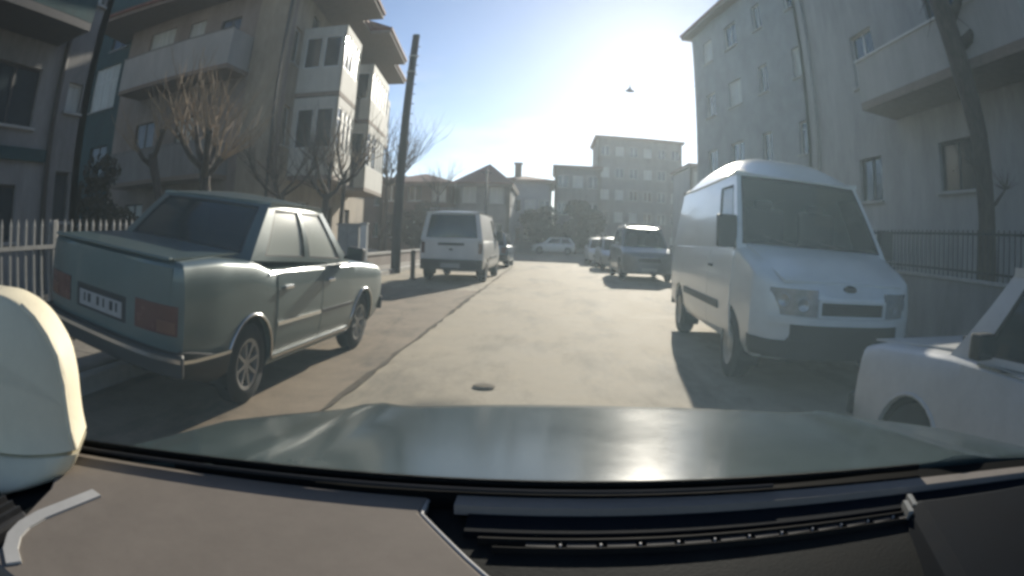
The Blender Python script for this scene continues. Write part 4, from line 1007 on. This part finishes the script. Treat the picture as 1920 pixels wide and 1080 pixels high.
# dashboard
bm = bmesh.new(); rows = []
for j in range(13):
    t = j / 12; row = []
    for i in range(31):
        s = 2 * i / 30 - 1; yc = .64 - .17 * abs(s) ** 2.2 - .032
        y = yc - t * (.44 - .1 * abs(s)); z = .915 - .03 * t ** 3 - .012 * (1 - abs(s)) * t
        row.append(bm.verts.new((CX + s * .80, y, z)))
    rows.append(row)
for A, B in zip(rows, rows[1:]):
    for k in range(30): bm.faces.new((A[k], A[k + 1], B[k + 1], B[k]))
ext = bmesh.ops.extrude_face_region(bm, geom=bm.faces[:]); bmesh.ops.translate(bm, vec=(0, 0, -.12), verts=[v for v in ext['geom'] if isinstance(v, bmesh.types.BMVert)])
dash = link('dashboard', bm, M_DASH, cc, True, autosm=40)
link('dash_sheen', band(-.057, -.031, .9335, .934, -.26, .96, .012), M_SHEENG, dash, True, autosm=40)  # grey band: sheen of the dash top put into the colour
link('dash_band', band(-.098, -.059, .922, .924, -.24, .98, .012), M_DASHB, dash, True, autosm=40)
link('dash_ridge', band(-.1125, -.110, .9225, .9225, -.22, .62, .012), M_RIDGE, dash, True, autosm=40)
link('dash_ridge', band(-.1285, -.127, .9205, .9205, -.20, .66, .012), M_RIDGE, dash, True, autosm=40)
for i in range(12):     # defroster slots
    s = -.14 + .052 * i; yc = .64 - .17 * abs(s) ** 2.2
    link('vent_slot', bx((CX + s * .8, yc - .1195, .9165), (.03, .008, .006)), M_RUB, dash); link('vent_fin', bx((CX + s * .8 + .02, yc - .1195, .9185), (.002, .003, .004)), M_STRIP, dash)
# pale mat on the left half of the dash with a rounded corner edge and a curved pale strip
ol = [(CX + q * .8, .64 - .17 * abs(q) ** 2.2 - .012 - .020 * tp(q)) for q in [-.95 + .65 * k / 10 for k in range(11)]] + [(-.122, .552), (-.062, .463), (.03, .335), (.05, .20), (-.49, .18), (-.53, .27), (-.56, .36)]
link('dash_mat', prism(ol, .908, .930), M_MAT, cc, bevel=.004)
bm = bmesh.new(); tube(bm, [(-.120, .59, .928), (-.120, .552, .928), (-.060, .464, .928), (.032, .336, .928)], .0025, 6); link('mat_edging', bm, M_STRIP, cc, True)
bm = bmesh.new(); rings = []; pt = [(-.492, .400), (-.503, .345), (-.512, .300), (-.512, .265), (-.504, .238), (-.485, .215), (-.46, .20)]
for k, (x, y) in enumerate(pt):
    a = Vector(pt[max(k - 1, 0)]); b = Vector(pt[min(k + 1, len(pt) - 1)]); t = (b - a).normalized(); n_ = Vector((t.y, -t.x)) * .011
    rings.append([(x - n_.x, y - n_.y, .9302), (x + n_.x, y + n_.y, .9302), (x + n_.x, y + n_.y, .933), (x - n_.x, y - n_.y, .933)])
loft(bm, rings); link('trim_strip', bm, M_STRIP, cc)
# cream pillar trim at the left end of the dash, with a side vent under it
def trim(name, prof, parent, m):
    """bulging moulded trim: prof rows are z, x and y of the inner edge, bulge"""
    bm = bmesh.new(); rings = []; n = 26
    for q in range(n + 1):
        f_ = q / n * (len(prof) - 1); a = min(int(f_), len(prof) - 2); t = f_ - a
        P0, P1, P2, P3 = prof[max(a - 1, 0)], prof[a], prof[a + 1], prof[min(a + 2, len(prof) - 1)]
        z, xr, ye, k = [.5 * (2 * p1 + (p2 - p0) * t + (2 * p0 - 5 * p1 + 4 * p2 - p3) * t * t + (3 * p1 - p0 - 3 * p2 + p3) * t ** 3) for p0, p1, p2, p3 in zip(P0, P1, P2, P3)]
        ring = [(xr, ye + .012, z), (xr + .002, ye + .004, z)]
        for d in (0, .004, .012, .024, .04, .065, .095, .13, .18, .26): ring.append((xr - d, ye - .125 * k * (1 - (1 - min(1, d / .2)) ** 2) ** .75, z - .02 * min(1, d / .2)))
        rings.append(ring + [(xr - .26, ye + .10, z), (xr - .05, ye + .08, z)])
    loft(bm, rings); return link(name, bm, m, parent, True, autosm=65)
pt = [(.963, -.557, .424, .75), (.985, -.566, .430, .8), (1.01, -.572, .436, .85), (1.04, -.578, .442, .88), (1.075, -.588, .443, .85), (1.10, -.603, .437, .78), (1.122, -.622, .428, .66), (1.138, -.645, .415, .5), (1.150, -.68, .40, .3), (1.154, -.72, .385, .1)]
trim('pillar_trim', pt, cc, M_CREAM)
bm = bmesh.new(); tube(bm, [(x + .001, y + .002, z) for z, x, y, k in pt[:8]], .0045, 6); link('trim_piping', bm, M_CREAM, cc, True)
trim('dash_end_cap', [(.914, -.628, .345, 1.5), (.918, -.604, .372, 1.5), (.926, -.583, .392, 1.4), (.936, -.569, .407, 1.2), (.947, -.561, .417, .95), (.958, -.556, .422, .73)], cc, M_CREAM)
sv = link('side_vent', bx((-.60, .24, .915), (.13, .10, .03)), M_BLACKP, cc, bevel=.006)
for k in range(6): link('vent_fin', bx((-.645 + .02 * k, .24, .932), (.004, .09, .010)), M_METALD, sv)
# tall dark bolster at the right end of the dash with two bright bits added as its highlights
bm = bmesh.new(); loft(bm, [[(x, y, z) for x, y in ((.47, .53), (.88, .42), (.88, .05), (.37, .05), (.40, .30))] for z in (.86, .935)]); link('dash_bolster', bm, M_DASHB, cc, bevel=.03)
for k, (x, y) in enumerate(((.468, .50), (.486, .515))): link('highlight_chip', bx((x, y, .925), (.008, .035, .012), Matrix.Rotation(R_(-18), 3, 'Z')), M_RIM, cc)

# windscreen: a curved pane whose film of dust scatters the low sun
def ws(s, t, o):
    yc = .64 - .17 * abs(s) ** 2.2
    return Vector((CX + s * (.80 - .10 * t), yc - .012 - .66 * t - o * .7, .953 + .66 * t - o * .7))
bm = bmesh.new(); n = 24; F = {}
for i in range(n + 1):
    for j in range(7):
        for o in (0, 1): F[i, j, o] = bm.verts.new(ws(2 * i / n - 1, j / 6, o * .006))
for i in range(n):
    for j in range(6):
        for o in (0, 1): bm.faces.new((F[i, j, o], F[i + 1, j, o], F[i + 1, j + 1, o], F[i, j + 1, o]))
for i in range(n):
    for j in (0, 6): bm.faces.new((F[i, j, 0], F[i + 1, j, 0], F[i + 1, j, 1], F[i, j, 1]))
for j in range(6):
    for i in (0, n): bm.faces.new((F[i, j, 0], F[i, j + 1, 0], F[i, j + 1, 1], F[i, j, 1]))
wm = bpy.data.materials.new('dusty_glass'); wm.use_nodes = True; nn = wm.node_tree.nodes; nn.remove(nn['Principled BSDF'])
pv = nn.new('ShaderNodeVolumePrincipled'); pv.inputs['Color'].default_value = (.62, .86, 1.0, 1); pv.inputs['Density'].default_value = DUST; pv.inputs['Anisotropy'].default_value = .62
wm.node_tree.links.new(pv.outputs[0], nn['Material Output'].inputs['Volume'])
link('windscreen', bm, wm, cc, True)

# ------------------------------------------------------------------ haze: dusty, sun-lit air
if HAZE:
    hm = bpy.data.materials.new('haze_air'); hm.use_nodes = True; n = hm.node_tree.nodes; n.remove(n['Principled BSDF'])
    pv = n.new('ShaderNodeVolumePrincipled'); pv.inputs['Color'].default_value = (.93, .95, .97, 1); pv.inputs['Density'].default_value = HAZE; pv.inputs['Anisotropy'].default_value = .5
    hm.node_tree.links.new(pv.outputs[0], n['Material Output'].inputs['Volume'])
    hz = link('haze', bx((0, 65, 8.5), (300, 270, 19.5)), hm, kind='stuff')

# ------------------------------------------------------------------ pieces that stand apart become objects of their own
def islands(o):
    bm = bmesh.new(); bm.from_mesh(o.data); bm.verts.ensure_lookup_table(); seen = set(); groups = []
    for v in bm.verts:
        if v.index in seen: continue
        st = [v]; seen.add(v.index); g = []
        while st:
            q = st.pop(); g.append(q.index)
            for e in q.link_edges:
                w = e.other_vert(q)
                if w.index not in seen: seen.add(w.index); st.append(w)
        groups.append(set(g))
    if len(groups) > 1:
        for g in groups[1:]:
            b2 = bm.copy(); b2.verts.ensure_lookup_table(); bmesh.ops.delete(b2, geom=[v for v in b2.verts if v.index not in g], context='VERTS')
            me = bpy.data.meshes.new(o.data.name); b2.to_mesh(me); b2.free(); me.materials.append(o.data.materials[0])
            k = o.copy(); k.data = me; COL.objects.link(k)
        bmesh.ops.delete(bm, geom=[v for v in bm.verts if v.index not in groups[0]], context='VERTS'); bm.to_mesh(o.data)
    bm.free()
for o in list(COL.objects):
    if o.type == 'MESH' and o.name.split('.')[0] in ('wheel_well', 'wiper', 'papers', 'roof_bar', 'chimney', 'cabin_frame') and len(o.data.vertices) < 9000 and o.name.split('.')[0] != 'cabin_frame': islands(o)
